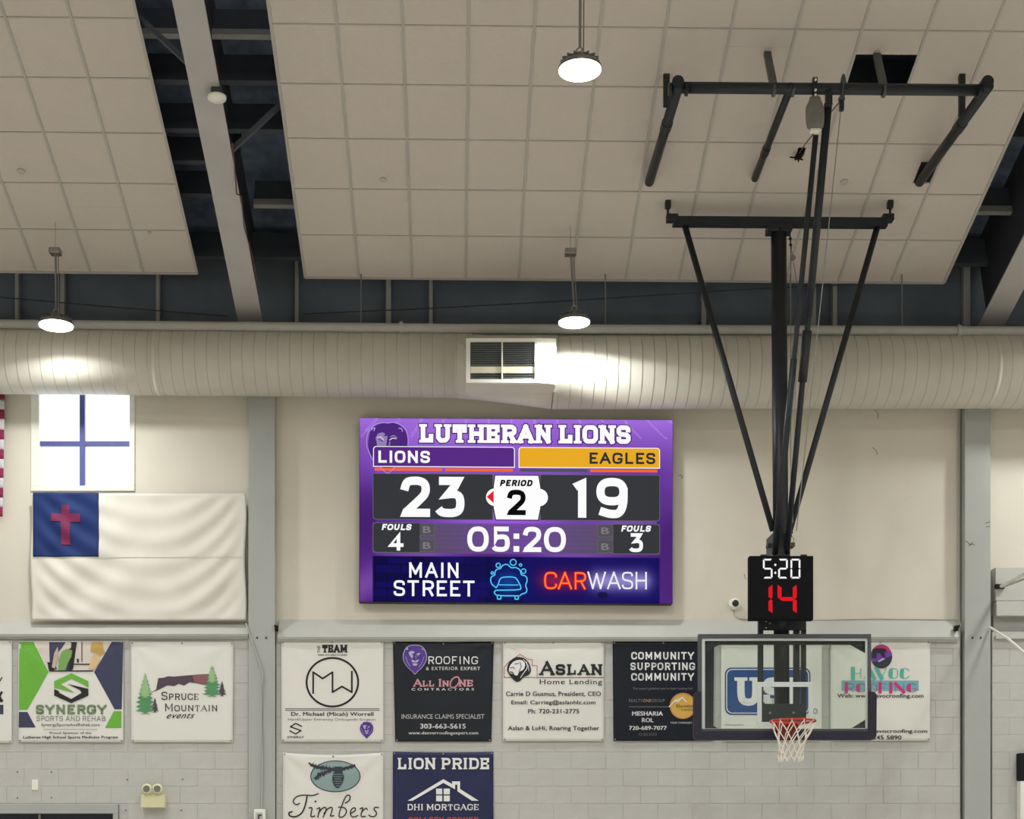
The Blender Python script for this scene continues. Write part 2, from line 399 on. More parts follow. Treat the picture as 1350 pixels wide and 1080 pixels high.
def ceiling_panel(X0, ncol, nrow, dz, holes={}, splits={}):
    root = setting('ceiling', CP(X0, 0, 0, dz)); base = CP(X0, 0, 0, dz)
    R = Matrix((e1, e2, e3)).transposed().to_4x4()
    def put(X, j, h, wd=TS):
        o = bpy.data.objects.new('tile', tile_mesh(h, wd)); C.objects.link(o); o.parent = root
        o.matrix_local = Matrix.Translation(CP(X, j, 0, dz)-base+e3*random.uniform(0, .0015)) @ R
    for i in range(ncol):
        for j in range(nrow):
            X = X0+i*TS
            if (i, j) in holes:
                for (fx0, fx1, fj0, fj1) in holes[(i, j)]: put(X+fx0*TS, j+fj0, fj1-fj0, (fx1-fx0)*TS)
            elif (i, j) in splits:
                f = splits[(i, j)]; put(X, j, f); put(X, j+f, 1-f)
            else: put(X, j, 1)
    def gbar(a, b, wd=.022, m=M_grid):
        bm = B(); bar(bm, a, b, wd, .012, up=e3); return obj('grid_bar', bm, m, root)
    for i in range(ncol+1):
        X = X0+i*TS; gbar(CP(X, 0, -.003, dz), CP(X, nrow, -.003, dz), .026 if 0 < i < ncol else .03)
    for j in range(nrow+1):
        gbar(CP(X0, j, -.002, dz), CP(X0+ncol*TS, j, -.002, dz), .014 if j else .03)
    # ceiling beyond the individually built rows, up to the ridge
    bm = B(); a = [CP(X0, nrow, .01, dz), CP(X0+ncol*TS, nrow, .01, dz), CP(X0+ncol*TS, 19, .01, dz), CP(X0, 19, .01, dz)]
    prism(bm, a, e3*.02); t = obj('tile_field', bm, M_tile, root); t['kind'] = 'stuff'
    return root
XM = -1.681
def ij(px, py):
    p, j = ceil_at(px, py); return (p.x-XM)/TS, j
holes = {}; splits = {(0, 0): .45}
# a missing part tile by the hoop frame, and two small cut-outs where the frame passes through
a = ij(1166, 92); i, j = int(a[0]), int(a[1]); f = ij(1166, 72.5)[1]-j
holes[(i, j)] = [(0, 1, min(f, .97), 1)] if f < .97 else []
def cutout(x0, y0, x1, y1):
    (u0, v1) = ij((x0+x1)/2-(x1-x0)/2, (y0+y1)/2)[0], ij((x0+x1)/2, y0)[1]; u1 = ij((x0+x1)/2+(x1-x0)/2, (y0+y1)/2)[0]; v0 = ij((x0+x1)/2, y1)[1]
    i, j = int((u0+u1)/2), int((v0+v1)/2)
    cl = lambda q: max(0.02, min(.98, q))
    a0, a1, b0, b1 = cl(u0-i), cl(u1-i), cl(v0-j), cl(v1-j)
    holes[(i, j)] = [(0, 1, 0, b0), (0, 1, b1, 1), (0, a0, b0, b1), (a1, 1, b0, b1)]
cutout(1209, 214, 1235, 242)
cutout(1051, 195, 1061, 206)
for (px, py, f) in ((1003, 50, .7), (1120, 52, .97), (1210, 250, .35), (1160, 235, .25), (905, 225, .35), (890, 110, .3), (1160, 95, .3)):
    a = ij(px, py); k = (int(a[0]), int(a[1]))
    if k not in holes and k not in splits: splits[k] = f
ceiling_panel(XM, 12, 9, 0, holes, splits)
XLP = -2.911-5*TS
ceiling_panel(XLP, 5, 9, .035, {}, {(3, 1): .5})
# outer ceilings (outside the frame) and the far slope of the roof
def slab(name, pts, m, th=.02):
    bm = B(); prism(bm, pts, Vector((0, 0, th))); return tag(obj(name, bm, m), kind='structure')
slab('ceiling', [CP(XL, 0), CP(XLP-.1, 0), CP(XLP-.1, 19), CP(XL, 19)], M_tile)
slab('ceiling', [CP(7.0, 0), CP(XR, 0), CP(XR, 19), CP(7.0, 19)], M_tile)
rz = CP(0, 19).z; ry = CP(0, 19).y
slab('ceiling', [Vector((XL, ry, rz)), Vector((XR, ry, rz)), Vector((XR, YN, rz-(ry-YN)*.34)), Vector((XL, YN, rz-(ry-YN)*.34))], M_tile)
# roof deck and purlins above the hung ceiling
UPD = .85
slab('roof_deck', [CP(XL, -1.6, UPD), CP(XR, -1.6, UPD), CP(XR, 19.5, UPD), CP(XL, 19.5, UPD)], M_deck, .05)
for (py, X0, X1, m, hgt) in ((45, -3.9, 7.5, M_purlin_l, .07), (104, -3.9, 7.5, M_purlin, .10), (168, -3.9, 7.5, M_purlin, .10), (212, -3.9, -2.4, M_purlin, .06),
                             (256, -3.9, -2.4, M_purlin, .05), (268, -2.2, 7.5, M_purlin_l, .08), (335, -3.9, 7.5, M_purlin, .12)):
    p, j = ceil_at(300, py, dz=.45)
    bm = B(); a = CP(X0, j, 0, .45); b = CP(X1, j, 0, .45); bar(bm, a, b, .06, hgt, up=e3)
    o = tag(obj('purlin', bm, m), kind='structure')
    bm = B(); a2 = a+e3*.16; b2 = b+e3*.16; bar(bm, a2, b2, .012, .3, up=e3); obj('purlin_web', bm, M_purlin, o)
# rafters with columns under them
def rafter(xc, wd=.28):
    root = setting('rafter', CP(xc, -.9)); h0 = -.38
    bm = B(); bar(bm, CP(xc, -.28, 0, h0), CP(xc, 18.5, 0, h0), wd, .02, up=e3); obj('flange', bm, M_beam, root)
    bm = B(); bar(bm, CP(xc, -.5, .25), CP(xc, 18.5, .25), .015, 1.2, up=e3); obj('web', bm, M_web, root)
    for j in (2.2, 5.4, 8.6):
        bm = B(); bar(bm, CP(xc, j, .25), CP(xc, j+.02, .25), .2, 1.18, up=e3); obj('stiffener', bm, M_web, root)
    bm = B()
    for j, s in ((3.1, 1), (7.5, 1), (4.6, -1)):
        bar(bm, CP(xc+.1*s, j, -.25), CP(xc+1.1*s, j+.5, .6), .045, .045)
    obj('flange_brace', bm, M_purlin, root)
rafter(-2.33); rafter(6.22, .30)
# small clips and cables along the right side of the left rafter
cb = B(); pts = [ceil_at(x, y, -.40)[0] for x, y in ((306, 188), (309, 215), (312, 256), (318, 258), (322, 300), (333, 338), (339, 372))]
tube(cb, pts, .006, 6); tag(obj('cable', cb, mat('brown cable', (92, 70, 62), .6)), 'thin brown cable clipped along the edge of the left roof beam', 'cable')

# back wall: upper painted wall (with window opening), dark band above
def wall_piece(name, x0, x1, z0, z1, y0, y1, m):
    bm = B(); box(bm, x0, x1, y0, y1, z0, z1); return tag(obj(name, bm, m), kind='structure')
Z_up = 7.58; Z_led = PZ(845, YW)
wx0, wx1, wz0, wz1 = PX(41, YW), PX(178, YW), PZ(648, YW), PZ(510, YW)
bm = B(); T_ = .2
box(bm, XL, wx0, YW, YW+T_, 0, Z_up); box(bm, wx1, XR, YW, YW+T_, 0, Z_up)
box(bm, wx0, wx1, YW, YW+T_, 0, wz0); box(bm, wx0, wx1, YW, YW+T_, wz1, Z_up)
tag(obj('wall_back', bm, M_wall), kind='structure')
wall_piece('wall_back_top', XL, XR, Z_up, 9.6, YW+.02, YW+.2, M_upper)
# vertical studs and hanger rods on the dark band
for (px, wd) in ((22, 5), (82, 6), (208, 5), (391, 5), (512, 7), (568, 5), (928, 6), (1072, 8), (1101, 6), (1275, 9)):
    bm = B(); X = PX(px, 17.5); box(bm, X-wd/225, X+wd/225, 17.5, 17.6, 7.4, 8.7, .004)
    tag(obj('wall_stud', bm, M_column if wd > 6 else M_purlin_l), kind='structure')
for k, (px, Y, lab) in enumerate(((476, 16.98, 'left of the wall vent'), (798, 16.98, 'to the right of the small high lamp'), (1189, 16.98, 'by the right end of the hoop frame'), (1042, 16.98, 'behind the hoop mast'))):
    p = P(px, 428, Y); bm = B(); tube(bm, [p, Vector((p.x, Y, 8.25))], .008, 6)
    tag(obj('hanger_rod', bm, M_steel), 'thin vertical hanger rod holding the grey pipe, '+lab, 'rod', 'hanger rods above the pipe')
for (pts, lab) in (([(0, 392), (150, 405), (300, 417)], 'thin pale wire sagging across the dark band left of the beam'), ([(400, 414), (560, 407), (760, 396), (960, 383), (1180, 372)], 'thin dark wire running along the dark band above the duct')):
    bm = B(); tube(bm, [P(x, y, 17.3) for x, y in pts], .007 if 'dark' in lab else .005, 6)
    tag(obj('wire', bm, M_web if 'dark' in lab else M_steel), lab, 'wire')

# columns
def column(px0, px1, z0=0, z1=8.2):
    Yc = 17.45; bm = B(); box(bm, PX(px0, Yc), PX(px1, Yc), Yc, YW, z0, z1, .004)
    return tag(obj('column', bm, M_column), kind='structure')
col_l = column(327.5, 362.5, z1=6.99); col_r = column(1272, 1306, z1=6.87)
for (px, py) in ((339, 841), (351, 841), (1282, 841), (1293, 841)):
    bm = B(); c = P(px, py, 17.448); lathe(bm, c, [(.011, 0), (.011, -.006), (.005, -.009)], 10, 'y')
    tag(obj('bolt', bm, M_dark), 'small dark bolt in the %s grey column, %s of its pair' % ('left' if px < 600 else 'right', 'left one' if px in (339, 1282) else 'right one'), 'bolt', 'bolts in the %s column' % ('left' if px < 600 else 'right'))

sc_ = Canvas(bpy.data.objects['wall_back'], YW); M_scuff = mat('scuff', (116, 108, 98), .8)
for q in ([(1153, 541), (1158, 546), (1157, 553)], [(1150, 590), (1155, 594), (1157, 600)], [(894, 628), (897, 626), (900, 629), (898, 631)], [(981, 757), (983, 764)]): sc_.put('scuff_mark', Shp().stroke(q, .8, 0), M_scuff, 1, step=.0012)
sc_ = Canvas(col_r, 17.45)
for q in ([(1273, 713), (1279, 718), (1285, 718)], [(1277, 720), (1283, 715)], [(1299, 690), (1305, 688)], [(1300, 695), (1305, 694)]): sc_.put('scuff_mark', Shp().stroke(q, .8, 0), M_web, 1, step=.0012)
# lower block wall, three bays
brick_cache = {}
def brick_mesh(wd):
    k = round(wd, 3)
    if k in brick_cache: return brick_cache[k]
    bm = B(); box(bm, 0, wd, 0, .06, 0, .1985, bev=.0015)
    me = bpy.data.meshes.new('brick'); bm.to_mesh(me); bm.free(); me.materials.append(M_block); brick_cache[k] = me; return me
CH = 22.7/ (F/YB); LINES = [991.4+22.7*k for k in range(-6, 6)]
def bay(name, px0, px1, skip=None):
    x0 = PX(px0, YB); x1 = PX(px1, YB)
    root = setting(name, (x0, YB, 0))
    bm = B(); ztop = PZ(838, YB)
    if skip:
        sx = PX(skip[0], YB); sz = PZ(skip[1], YB)
        box(bm, sx, x1, YB+.0035, YW, 0, ztop); box(bm, x0, sx, YB+.0035, YW, sz, ztop)
    else: box(bm, x0, x1, YB+.0035, YW, 0, ztop)
    obj('mortar', bm, M_mortar, root)
    rows = [(PZ(l, YB)) for l in LINES]            # bottom of course for each line
    r = 0
    for zb in [PZ(855.3-22.7+22.7*k+22.7, YB) for k in range(0, 11)]:
        x = x0-(.203 if r % 2 else 0); r += 1
        top = zb+CH
        while x < x1-.02:
            a = max(x, x0)+.0017; b = min(x+.4064, x1)-.0017
            if not (skip and zb < sz-.02 and a < sx-.03) and b-a > .03:
                if skip and zb < sz-.02 and a < sx: a = sx+.003
                o = bpy.data.objects.new('brick', brick_mesh(b-a)); C.objects.link(o); o.parent = root
                o.location = (a-x0, random.uniform(-.0015, .0015), zb+.002)
            x += .4064
    bm = B(); box(bm, (sx if skip else x0), x1, YB, YB+.006, 0, PZ(1082, YB))
    m = obj('lower_courses', bm, M_block, root)
    return root
bay('wall_back_lower', -380, 327.5, (157, 1060.5))
bay('wall_back_lower', 364, 1266)
bay('wall_back_lower', 1308, 1760)
# sloping ledge cap with lips on top of the block wall
def ledge(px0, px1, y_top, y_bot):
    root = setting('trim', (PX(px0, YB), YB, PZ(y_bot, YB)))
    x0, x1 = PX(px0, 17.45), PX(px1, 17.45)
    bm = B(); zt = PZ(y_top, YW); zb = PZ(y_bot-6, 17.45)
    prism(bm, [Vector((x0, YW, zt)), Vector((x0, 17.45, zb)), Vector((x0, YW, zb))], Vector((x1-x0, 0, 0))); obj('ledge_cap', bm, M_trim, root)
    bm = B(); box(bm, x0, x1, 17.44, YW, PZ(y_bot-2.5, 17.44), PZ(y_bot-6, 17.44)); obj('ledge_lip', bm, M_lip, root)
    bm = B(); box(bm, x0, x1, 17.455, YW, PZ(y_bot-.5, 17.455), PZ(y_bot-2.5, 17.455)); obj('ledge_angle', bm, M_trim, root)
    return root
ledge(-380, 327, 820, 842); ledge(366, 1264, 817, 846)
root = setting('trim', (PX(1308, YB), YB, PZ(842, YB)))
bm = B(); box(bm, PX(1307, YW), PX(1760, YW), 17.46, YW, PZ(792, 17.46), PZ(748, 17.46), .004); obj('panel', bm, M_trim, root)
bm = B(); box(bm, PX(1307, YW), PX(1760, YW), 17.43, YW, PZ(812, 17.43), PZ(792.5, 17.43), .004); obj('ledge_cap', bm, M_trim, root)
bm = B(); box(bm, PX(1307, YW), PX(1760, YW), 17.53, YW, PZ(838, 17.53), PZ(812, 17.53)); obj('recess', bm, M_lip, root)
bm = B(); box(bm, PX(1307, YW), PX(1760, YW), 17.45, YW, PZ(842, 17.45), PZ(838, 17.45)); obj('ledge_lip', bm, M_trim, root)
# thin joint lines / vertical angle beside right column
bm = B(); box(bm, PX(1262.5, YW), PX(1265, YW), YW-.03, YW, PZ(818, YW), 7.2); tag(obj('trim', bm, M_trim), kind='structure')
bm = B(); tube(bm, [P(1264, 540, 17.56), P(1264, 790, 17.56), P(1262, 812, 17.55), P(1267, 826, 17.5)], .006, 6); tag(obj('wire', bm, M_pipe), 'pale wire running down the wall beside the right column', 'wire')

# window
root = setting('window_1', (wx0, YW, wz0))
bm = B(); fw = .062
for (a, b, c, d) in ((wx0, wx1, wz0, wz0+fw), (wx0, wx1, wz1-fw, wz1), (wx0, wx0+fw*1.6, wz0+fw, wz1-fw), (wx1-fw, wx1, wz0+fw, wz1-fw)):
    box(bm, a, b, YW-.02, YW+.12, c, d, .004)
obj('window_frame', bm, M_white, root)
xm = PX(107.5, YW); zm = PZ(584, YW); Mm = mat('blue grey mullion', (84, 92, 150), .5)
bm = B(); box(bm, xm-.03, xm+.03, YW+.02, YW+.08, wz0+fw, wz1-fw, .003); obj('mullion', bm, Mm, root)
for (a, b) in ((wx0+fw*1.6, xm-.022), (xm+.022, wx1-fw)):
    bm = B(); box(bm, a, b, YW+.02, YW+.08, zm-.027, zm+.027, .003); obj('mullion', bm, Mm, root)
gl = bpy.data.materials.new('window glass'); gl.use_nodes = True; nt = gl.node_tree
for n in list(nt.nodes): nt.nodes.remove(n)
def glass(m, tint, amt, rough=.03):
    nt = m.node_tree; o = nt.nodes.new('ShaderNodeOutputMaterial'); mx = nt.nodes.new('ShaderNodeMixShader'); t = nt.nodes.new('ShaderNodeBsdfTransparent')
    g = nt.nodes.new('ShaderNodeBsdfGlossy'); g.inputs['Roughness'].default_value = rough; t.inputs[0].default_value = tint
    mx.inputs[0].default_value = amt; nt.links.new(t.outputs[0], mx.inputs[1]); nt.links.new(g.outputs[0], mx.inputs[2]); nt.links.new(mx.outputs[0], o.inputs[0])
glass(gl, (.97, .98, 1, 1), .04)
for (a, b) in ((wx0+fw*1.6, xm-.022), (xm+.022, wx1-fw)):
    for (c, d) in ((wz0+fw, zm-.02), (zm+.02, wz1-fw)):
        bm = B(); box(bm, a, b, YW+.045, YW+.051, c, d); obj('pane', bm, gl, root)

# door head at the lower left
root = setting('door_1', (PX(78, YB), YB, 0)); xa, xb = PX(-120, YB), PX(156.5, YB); zt = PZ(1060.5, YB)
bm = B(); box(bm, xa, xb, 17.46, YW, PZ(1073, YB), zt, .004); box(bm, xb-.06, xb, 17.46, YW, 0, PZ(1073, YB), .004); obj('door_frame', bm, M_column, root)
dg_ = bpy.data.materials.new('dark door glass'); dg_.use_nodes = True; b_ = dg_.node_tree.nodes['Principled BSDF']; b_.inputs['Base Color'].default_value = (.015, .018, .03, 1); b_.inputs['Roughness'].default_value = .12
bm = B(); box(bm, xa, PX(52, YB)-.012, 17.53, 17.55, 0, PZ(1073, YB)); obj('door_glass', bm, dg_, root)
bm = B(); box(bm, PX(52, YB)+.012, xb-.06, 17.53, 17.55, 0, PZ(1073, YB)); obj('door_glass', bm, dg_, root)
bm = B(); box(bm, PX(52, YB)-.012, PX(52, YB)+.012, 17.5, 17.56, 0, PZ(1074, YB)); obj('door_mullion', bm, M_steel, root)

# ------------------------------------------------------------------ high bay lamps
M_em = mat('lamp diffuser glow', (255, 250, 238), emit=9)
M_house = mat('lamp housing', (120, 120, 118), .4, metal=.5)
def lamp_light(loc, power=LAMP_W):
    l = bpy.data.lights.new('lamp_light', 'AREA'); l.shape = 'DISK'; l.size = .33; l.energy = power; l.color = LAMP_COL; l.spread = math.radians(158)
    o = bpy.data.objects.new('lamp_light', l); C.objects.link(o); o.location = loc; o['kind'] = 'helper'; return o
def high_bay(px, py, wpx, dia, label, stem_px=None):
    Y = dia*F/wpx; c = P(px, py, Y); r = dia/2
    root = thing('high_bay_lamp', label, 'lamp', c, 'high bay lamps')
    bm = B(); lathe(bm, c, [(r*.97, 0), (r*.97, -.012), (r*.8, -.02), (r*.4, -.024), (.01, -.025)][::-1], 32); obj('diffuser', bm, M_em, root, True, label='glowing white diffuser')
    bm = B(); lathe(bm, c, [(r, 0), (r, .02), (r*.9, .045), (r*.55, .055), (r*.5, .1), (r*.45, .11)], 32)
    for k in range(16):
        a = 2*math.pi*k/16; d = Vector((math.cos(a), math.sin(a), 0)); bar(bm, c+d*r*.5+Vector((0, 0, .07)), c+d*r*.88+Vector((0, 0, .055)), .006, .05, up=(0, 0, 1))
    obj('housing', bm, M_house, root)
    bm = B(); tube(bm, [c+Vector((-.03, 0, .11)), c+Vector((-.028, 0, .16)), c+Vector((0, 0, .19)), c+Vector((.028, 0, .16)), c+Vector((.03, 0, .11))], .008, 8)
    box(bm, c.x-.05, c.x+.05, c.y-.03, c.y+.03, c.z+.1, c.z+.125, .004); obj('hook', bm, M_steel, root)
    dx = 0
    tx = PX(stem_px[0], Y) if stem_px else c.x+.01
    top = CP(tx, 0); jj = (17.046+.012*tx-c.y)/CY; top = CP(tx, jj, 0, .035 if px < 200 else 0)
    if stem_px:
        real = top; top = Vector((tx, c.y, PZ(stem_px[1], Y))); bm = B(); tube(bm, [Vector((tx, c.y, top.z)), Vector((tx, c.y, real.z+.02))], .0025, 6); obj('hanger_wire', bm, M_steel, root)
    bm = B(); tube(bm, [c+Vector((0, 0, .18)), Vector((top.x, c.y, top.z+.02))], .012, 10); obj('stem', bm, M_steel, root)
    bm = B(); tube(bm, [c+Vector((.03, 0, .16)), Vector((top.x+.028, c.y, top.z+.02))], .006, 8); obj('power_cord', bm, M_steel, root)
    bm = B(); box(bm, top.x-.06, top.x+.06, c.y-.06, c.y+.06, top.z-.03, top.z+.03, .006); obj('mount_plate', bm, M_steel, root)
    lamp_light(c+Vector((0, 0, -.04)), LAMP_W*(.62 if Y > 15 else 1))
    return c
high_bay(764.5, 92, 57, .355, 'large bright round lamp hanging at the top in front of the ceiling tiles')
high_bay(757, 425, 42.2, .3481, 'bright round lamp hanging above the white wall vent', (752, 333))
high_bay(74, 429, 45.5, .3753, 'bright round lamp hanging above the window at the left', (73, 332))
def plain_lamp(x, y, z):
    root = thing('high_bay_lamp', 'round high bay lamp further back in the hall, outside the picture', 'lamp', (x, y, z), 'lamps outside the picture'); c = Vector((x, y, z))
    bm = B(); lathe(bm, c, [(.17, 0), (.17, -.02), (.02, -.025)][::-1], 20); obj('diffuser', bm, M_em, root)
    bm = B(); lathe(bm, c, [(.18, 0), (.18, .02), (.1, .06), (.09, .11)], 20); obj('housing', bm, M_house, root)
    bm = B(); tube(bm, [c+Vector((0, 0, .1)), Vector((x, y, (8.19+(17.05-y)*.34 if y > 4.9 else rz-(ry-y)*.34)))], .012, 8); obj('stem', bm, M_steel, root)
    lamp_light(c+Vector((0, 0, -.04)), LAMP_W*(.8 if y > 15 else 1))
for x in (-10.0, -4.4, 1.2, 7.6, 13.2):
    for y, z in ((16.2, 7.57), (12.3, 8.09), (7.9, 9.4), (3.2, 9.6), (-1.4, 8.6), (-6.0, 7.6)):
        if (y == 16.2 and x in (-4.4, 1.2)) or (y == 12.3 and x == 1.2): continue
        plain_lamp(x, y, z)

# ------------------------------------------------------------------ duct, pipe, vent
YD = 17.17; sD = F/YD
def duct_piece(root, px0, px1, yc0, yc1, r, name='duct_run'):
    a = P(px0, yc0, YD); b = P(px1, yc1, YD); n = 40; bm = B(); L = (b-a).length; d = (b-a).normalized(); k = 0; prof = []
    s = 0
    prof = [(0, r), (L, r)]
    rings = []
    for q, w_ in prof:
        c = a+d*q; rings.append([bm.verts.new(c+Vector((0, math.cos(2*math.pi*t/n)*w_, math.sin(2*math.pi*t/n)*w_))) for t in range(n)])
    for u, v in zip(rings, rings[1:]):
        for t in range(n): bm.faces.new((u[t], u[(t+1) % n], v[(t+1) % n], v[t]))
    bm.faces.new(rings[0]); bm.faces.new(rings[-1])
    bmesh.ops.recalc_face_normals(bm, faces=bm.faces)
    o = obj(name, bm, M_duct, root, True)
    bm = B(); s = .05
    while s < L:
        for q, w_ in ((0, r-.004),):
            c = a+d*s; rr = [[bm.verts.new(c+Vector((h, math.cos(2*math.pi*t/n)*w2, math.sin(2*math.pi*t/n)*w2))) for t in range(n)] for h, w2 in ((-.006, r-.003), (-.003, r+.0022), (.003, r+.0022), (.006, r-.003))]
            for u, v in zip(rr, rr[1:]):
                for t in range(n): bm.faces.new((u[t], u[(t+1) % n], v[(t+1) % n], v[t]))
        s += .134
    bmesh.ops.recalc_face_normals(bm, faces=bm.faces)
    z = obj('duct_seams', bm, M_duct2, root); z['kind'] = 'stuff'
    return o
root = thing('air_duct', 'large round pale spiral duct running along the top of the wall', 'duct', P(675, 540, YD))
duct_piece(root, -880, 622, 468.5, 481, .367)
duct_piece(root, 728, 2300, 490.5, 488.5, .411)
bm = B(); tube(bm, [P(600, 480.8, YD), P(640, 484, YD), P(700, 488, YD), P(730, 490.5, YD)], [.368, .37, .399, .412], 40); obj('reducer', bm, M_duct, root, True)
for px, yc, r in ((210, 477.5, .371), (1302, 489.8, .415)):
    bm = B(); a = P(px-3, yc, YD); b = P(px+3, yc, YD); tube(bm, [a, b], r, 40); obj('coupling', bm, M_duct, root, True)
# vent
root = thing('wall_vent', 'white boxed air vent with two louvred panels mounted on the round duct', 'vent', P(660, 506, 16.54))
Yv = 16.54
bm = B(); x0, x1 = PX(614.5, Yv), PX(708, Yv); z0, z1 = PZ(504.5, Yv), PZ(446, Yv)
gx0, gx1, gz0, gz1 = PX(620, Yv), PX(705, Yv), PZ(500, Yv), PZ(450.5, Yv)
box(bm, x0, gx0, Yv, Yv+.3, z0, z1); box(bm, gx1, x1, Yv, Yv+.3, z0, z1); box(bm, gx0, gx1, Yv, Yv+.3, z0, gz0); box(bm, gx0, gx1, Yv, Yv+.3, gz1, z1)
box(bm, gx0, gx1, Yv+.1, Yv+.3, gz0, gz1)
obj('vent_box', bm, M_white, root)
bm = B(); x2 = PX(733, Yv+.09); prism(bm, [Vector((x1, Yv, z0)), Vector((x2, Yv+.08, PZ(506.5, Yv+.08))), Vector((x2, Yv+.08, PZ(446.5, Yv+.08))), Vector((x1, Yv, z1))], Vector((0, .28, 0))); obj('side_panel', bm, M_white, root)
bm = B(); box(bm, PX(662, Yv)-.008, PX(662, Yv)+.008, Yv-.004, Yv+.05, gz0, gz1); obj('divider', bm, M_white, root)
bm = B(); box(bm, gx0, gx1, Yv+.06, Yv+.1, gz0, gz1); obj('vent_back', bm, M_dark, root)
for (a, b) in ((gx0+.004, PX(662, Yv)-.01), (PX(662, Yv)+.01, gx1-.004)):
    ns = 17
    for k in range(ns):
        z = gz0+(k+.5)*(gz1-gz0)/ns; light = 3 <= k <= 5  # low band of slats gets the pale metal, a reflection painted as colour
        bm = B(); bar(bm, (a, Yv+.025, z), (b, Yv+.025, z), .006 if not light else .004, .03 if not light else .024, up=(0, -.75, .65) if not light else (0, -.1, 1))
        obj('slat', bm, M_louvre_refl if light else M_louvre, root, label='slat coloured with a painted reflection' if light else None)
bm = B(); prism(bm, [Vector((x0, Yv+.02, z0)), Vector((x2, Yv+.08, z0)), Vector((PX(728, 16.75), 16.75, z0-.05)), Vector((x0, 16.75, z0-.05))], Vector((0, .02, .03))); obj('collar', bm, M_duct, root)
# long pipe
YP = 16.93
root = thing('pipe', 'long pale grey pipe running above the duct across the whole wall', 'pipe', P(600, 441, YP))
bm = B(); tube(bm, [P(-880, 419, YP), P(600, 433.3, YP), P(2300, 441, YP)], .052, 16); obj('pipe_run', bm, M_pipe, root, True)
for px, yy in ((529, 432.7), (1264, 436.6)):
    bm = B(); tube(bm, [P(px-2.5, yy, YP), P(px+2.5, yy, YP)], .066, 16); tube(bm, [P(px, yy-3, YP), P(px, yy-9, YP)], .012, 8); obj('pipe_clamp', bm, M_pipe, root)

# ------------------------------------------------------------------ small ceiling fittings
p, _ = ceil_at(286, 127, -.45); root = thing('ceiling_sensor', 'round white fitting under the left roof beam', 'sensor', p)
bm = B(); lathe(bm, p, [(.02, -.035), (.085, -.03), (.09, -.01), (.088, 0)], 28); obj('cover', bm, M_white, root, True)
bm = B(); box(bm, p.x-.05, p.x+.05, p.y-.04, p.y+.04, p.z, p.z+.09, .006); obj('bracket', bm, M_web, root)
for (px, py, r, lab) in ((28, 226, .04, 'in the left ceiling panel'), (505, 237, .036, 'in the main ceiling left of the hanging lamps'), (1113, 240, .04, 'in the ceiling behind the hoop cable'), (197, 306.5, .02, 'near the lower right corner of the left ceiling panel')):
    p, _ = ceil_at(px, py, .03 if px < 260 else -.002); bm = B()
    q = [p+(e1*math.cos(2*math.pi*k/20)+e2*math.sin(2*math.pi*k/20))*r-e3*.008 for k in range(20)]; prism(bm, q, e3*.014)
    tag(obj('sprinkler_cover', bm, mat('sprinkler cover', (186, 180, 172), .5)), 'small round sprinkler cover '+lab, 'cover')

# ------------------------------------------------------------------ hoop rig
YU = 13.76; zU = PZ(118, YU); YM = 16.10; YL = 15.92
rig = thing('hoop_support', 'black ceiling hung steel frame with mast and braces carrying the backboard', 'frame', P(1031, 960, YM))
bm = B(); tube(bm, [P(886, 115.5, YU), P(1303, 119, YU)], .05, 18); obj('cross_pipe', bm, M_rig, rig, True)
def arm(px, x_far, y_far, r=.046, name='arm', w=None):
    a = P(px, 118, YU); p, _ = ceil_at(x_far, y_far); b = Vector((p.x, p.y, a.z))
    bm = B(); tube(bm, [a+Vector((0, -.06, 0)), b], r, 16); return obj(name, bm, M_rig, rig, True), a, b
_, aL, bL = arm(893, 856, 240, .048); _, aM, bM = arm(1041, 995, 232, .036); _, aR, bR = arm(1300, 1212, 240, .05)
for a, b, r in ((aL, bL, .055), (aR, bR, .056), (aM, bM, .042)):
    m_ = a.lerp(b, .36 if r > .05 else .66); bm = B(); d = (b-a).normalized(); tube(bm, [m_-d*.07, m_+d*.07], r, 16); obj('sleeve', bm, M_rig, rig)
for px in (893, 1300):
    c = P(px, 110.5, YU-.02); bm = B(); lathe(bm, c, [(.055, -.05), (.055, .05)], 20, 'y'); obj('end_cap', bm, M_rig, rig)
for (xa_, ya_, xb_, yb_) in ((1020, 114, 1010.5, 70), (1165, 114, 1155, 74)):
    a = P(xa_, ya_, YU); b = P(xb_, yb_, 14.15); b = Vector((b.x, 14.13, b.z)); bm = B(); bar(bm, a, b+(b-a)*.15, .065, .04, up=(0, 1, 0)); obj('strut', bm, M_rig2, rig, label='grey strut up to the ceiling')
for (px, y0, y1) in ((878.5, 141, 100), (1268, 164, 105)):
    X = PX(px, 14.36); bm = B(); box(bm, X-.03, X+.03, 14.34, 14.38, PZ(y0, 14.36), PZ(y1, 14.36)+.1, .004); obj('hanger', bm, M_rig, rig)
for px in (883, 905, 1020, 1045, 1074, 1093, 1111, 1165, 1290):
    bm = B(); c = P(px, 118+(px-886)*.008, YU); lathe(bm, c, [(.057, -.012), (.057, .012)], 16, 'x')
    lathe(bm, c+Vector((0, -.05, -.02)), [(.012, -.02), (.012, .02)], 8, 'y'); obj('clamp', bm, M_rig2 if px in (1020, 1045, 1165) else M_rig, rig)
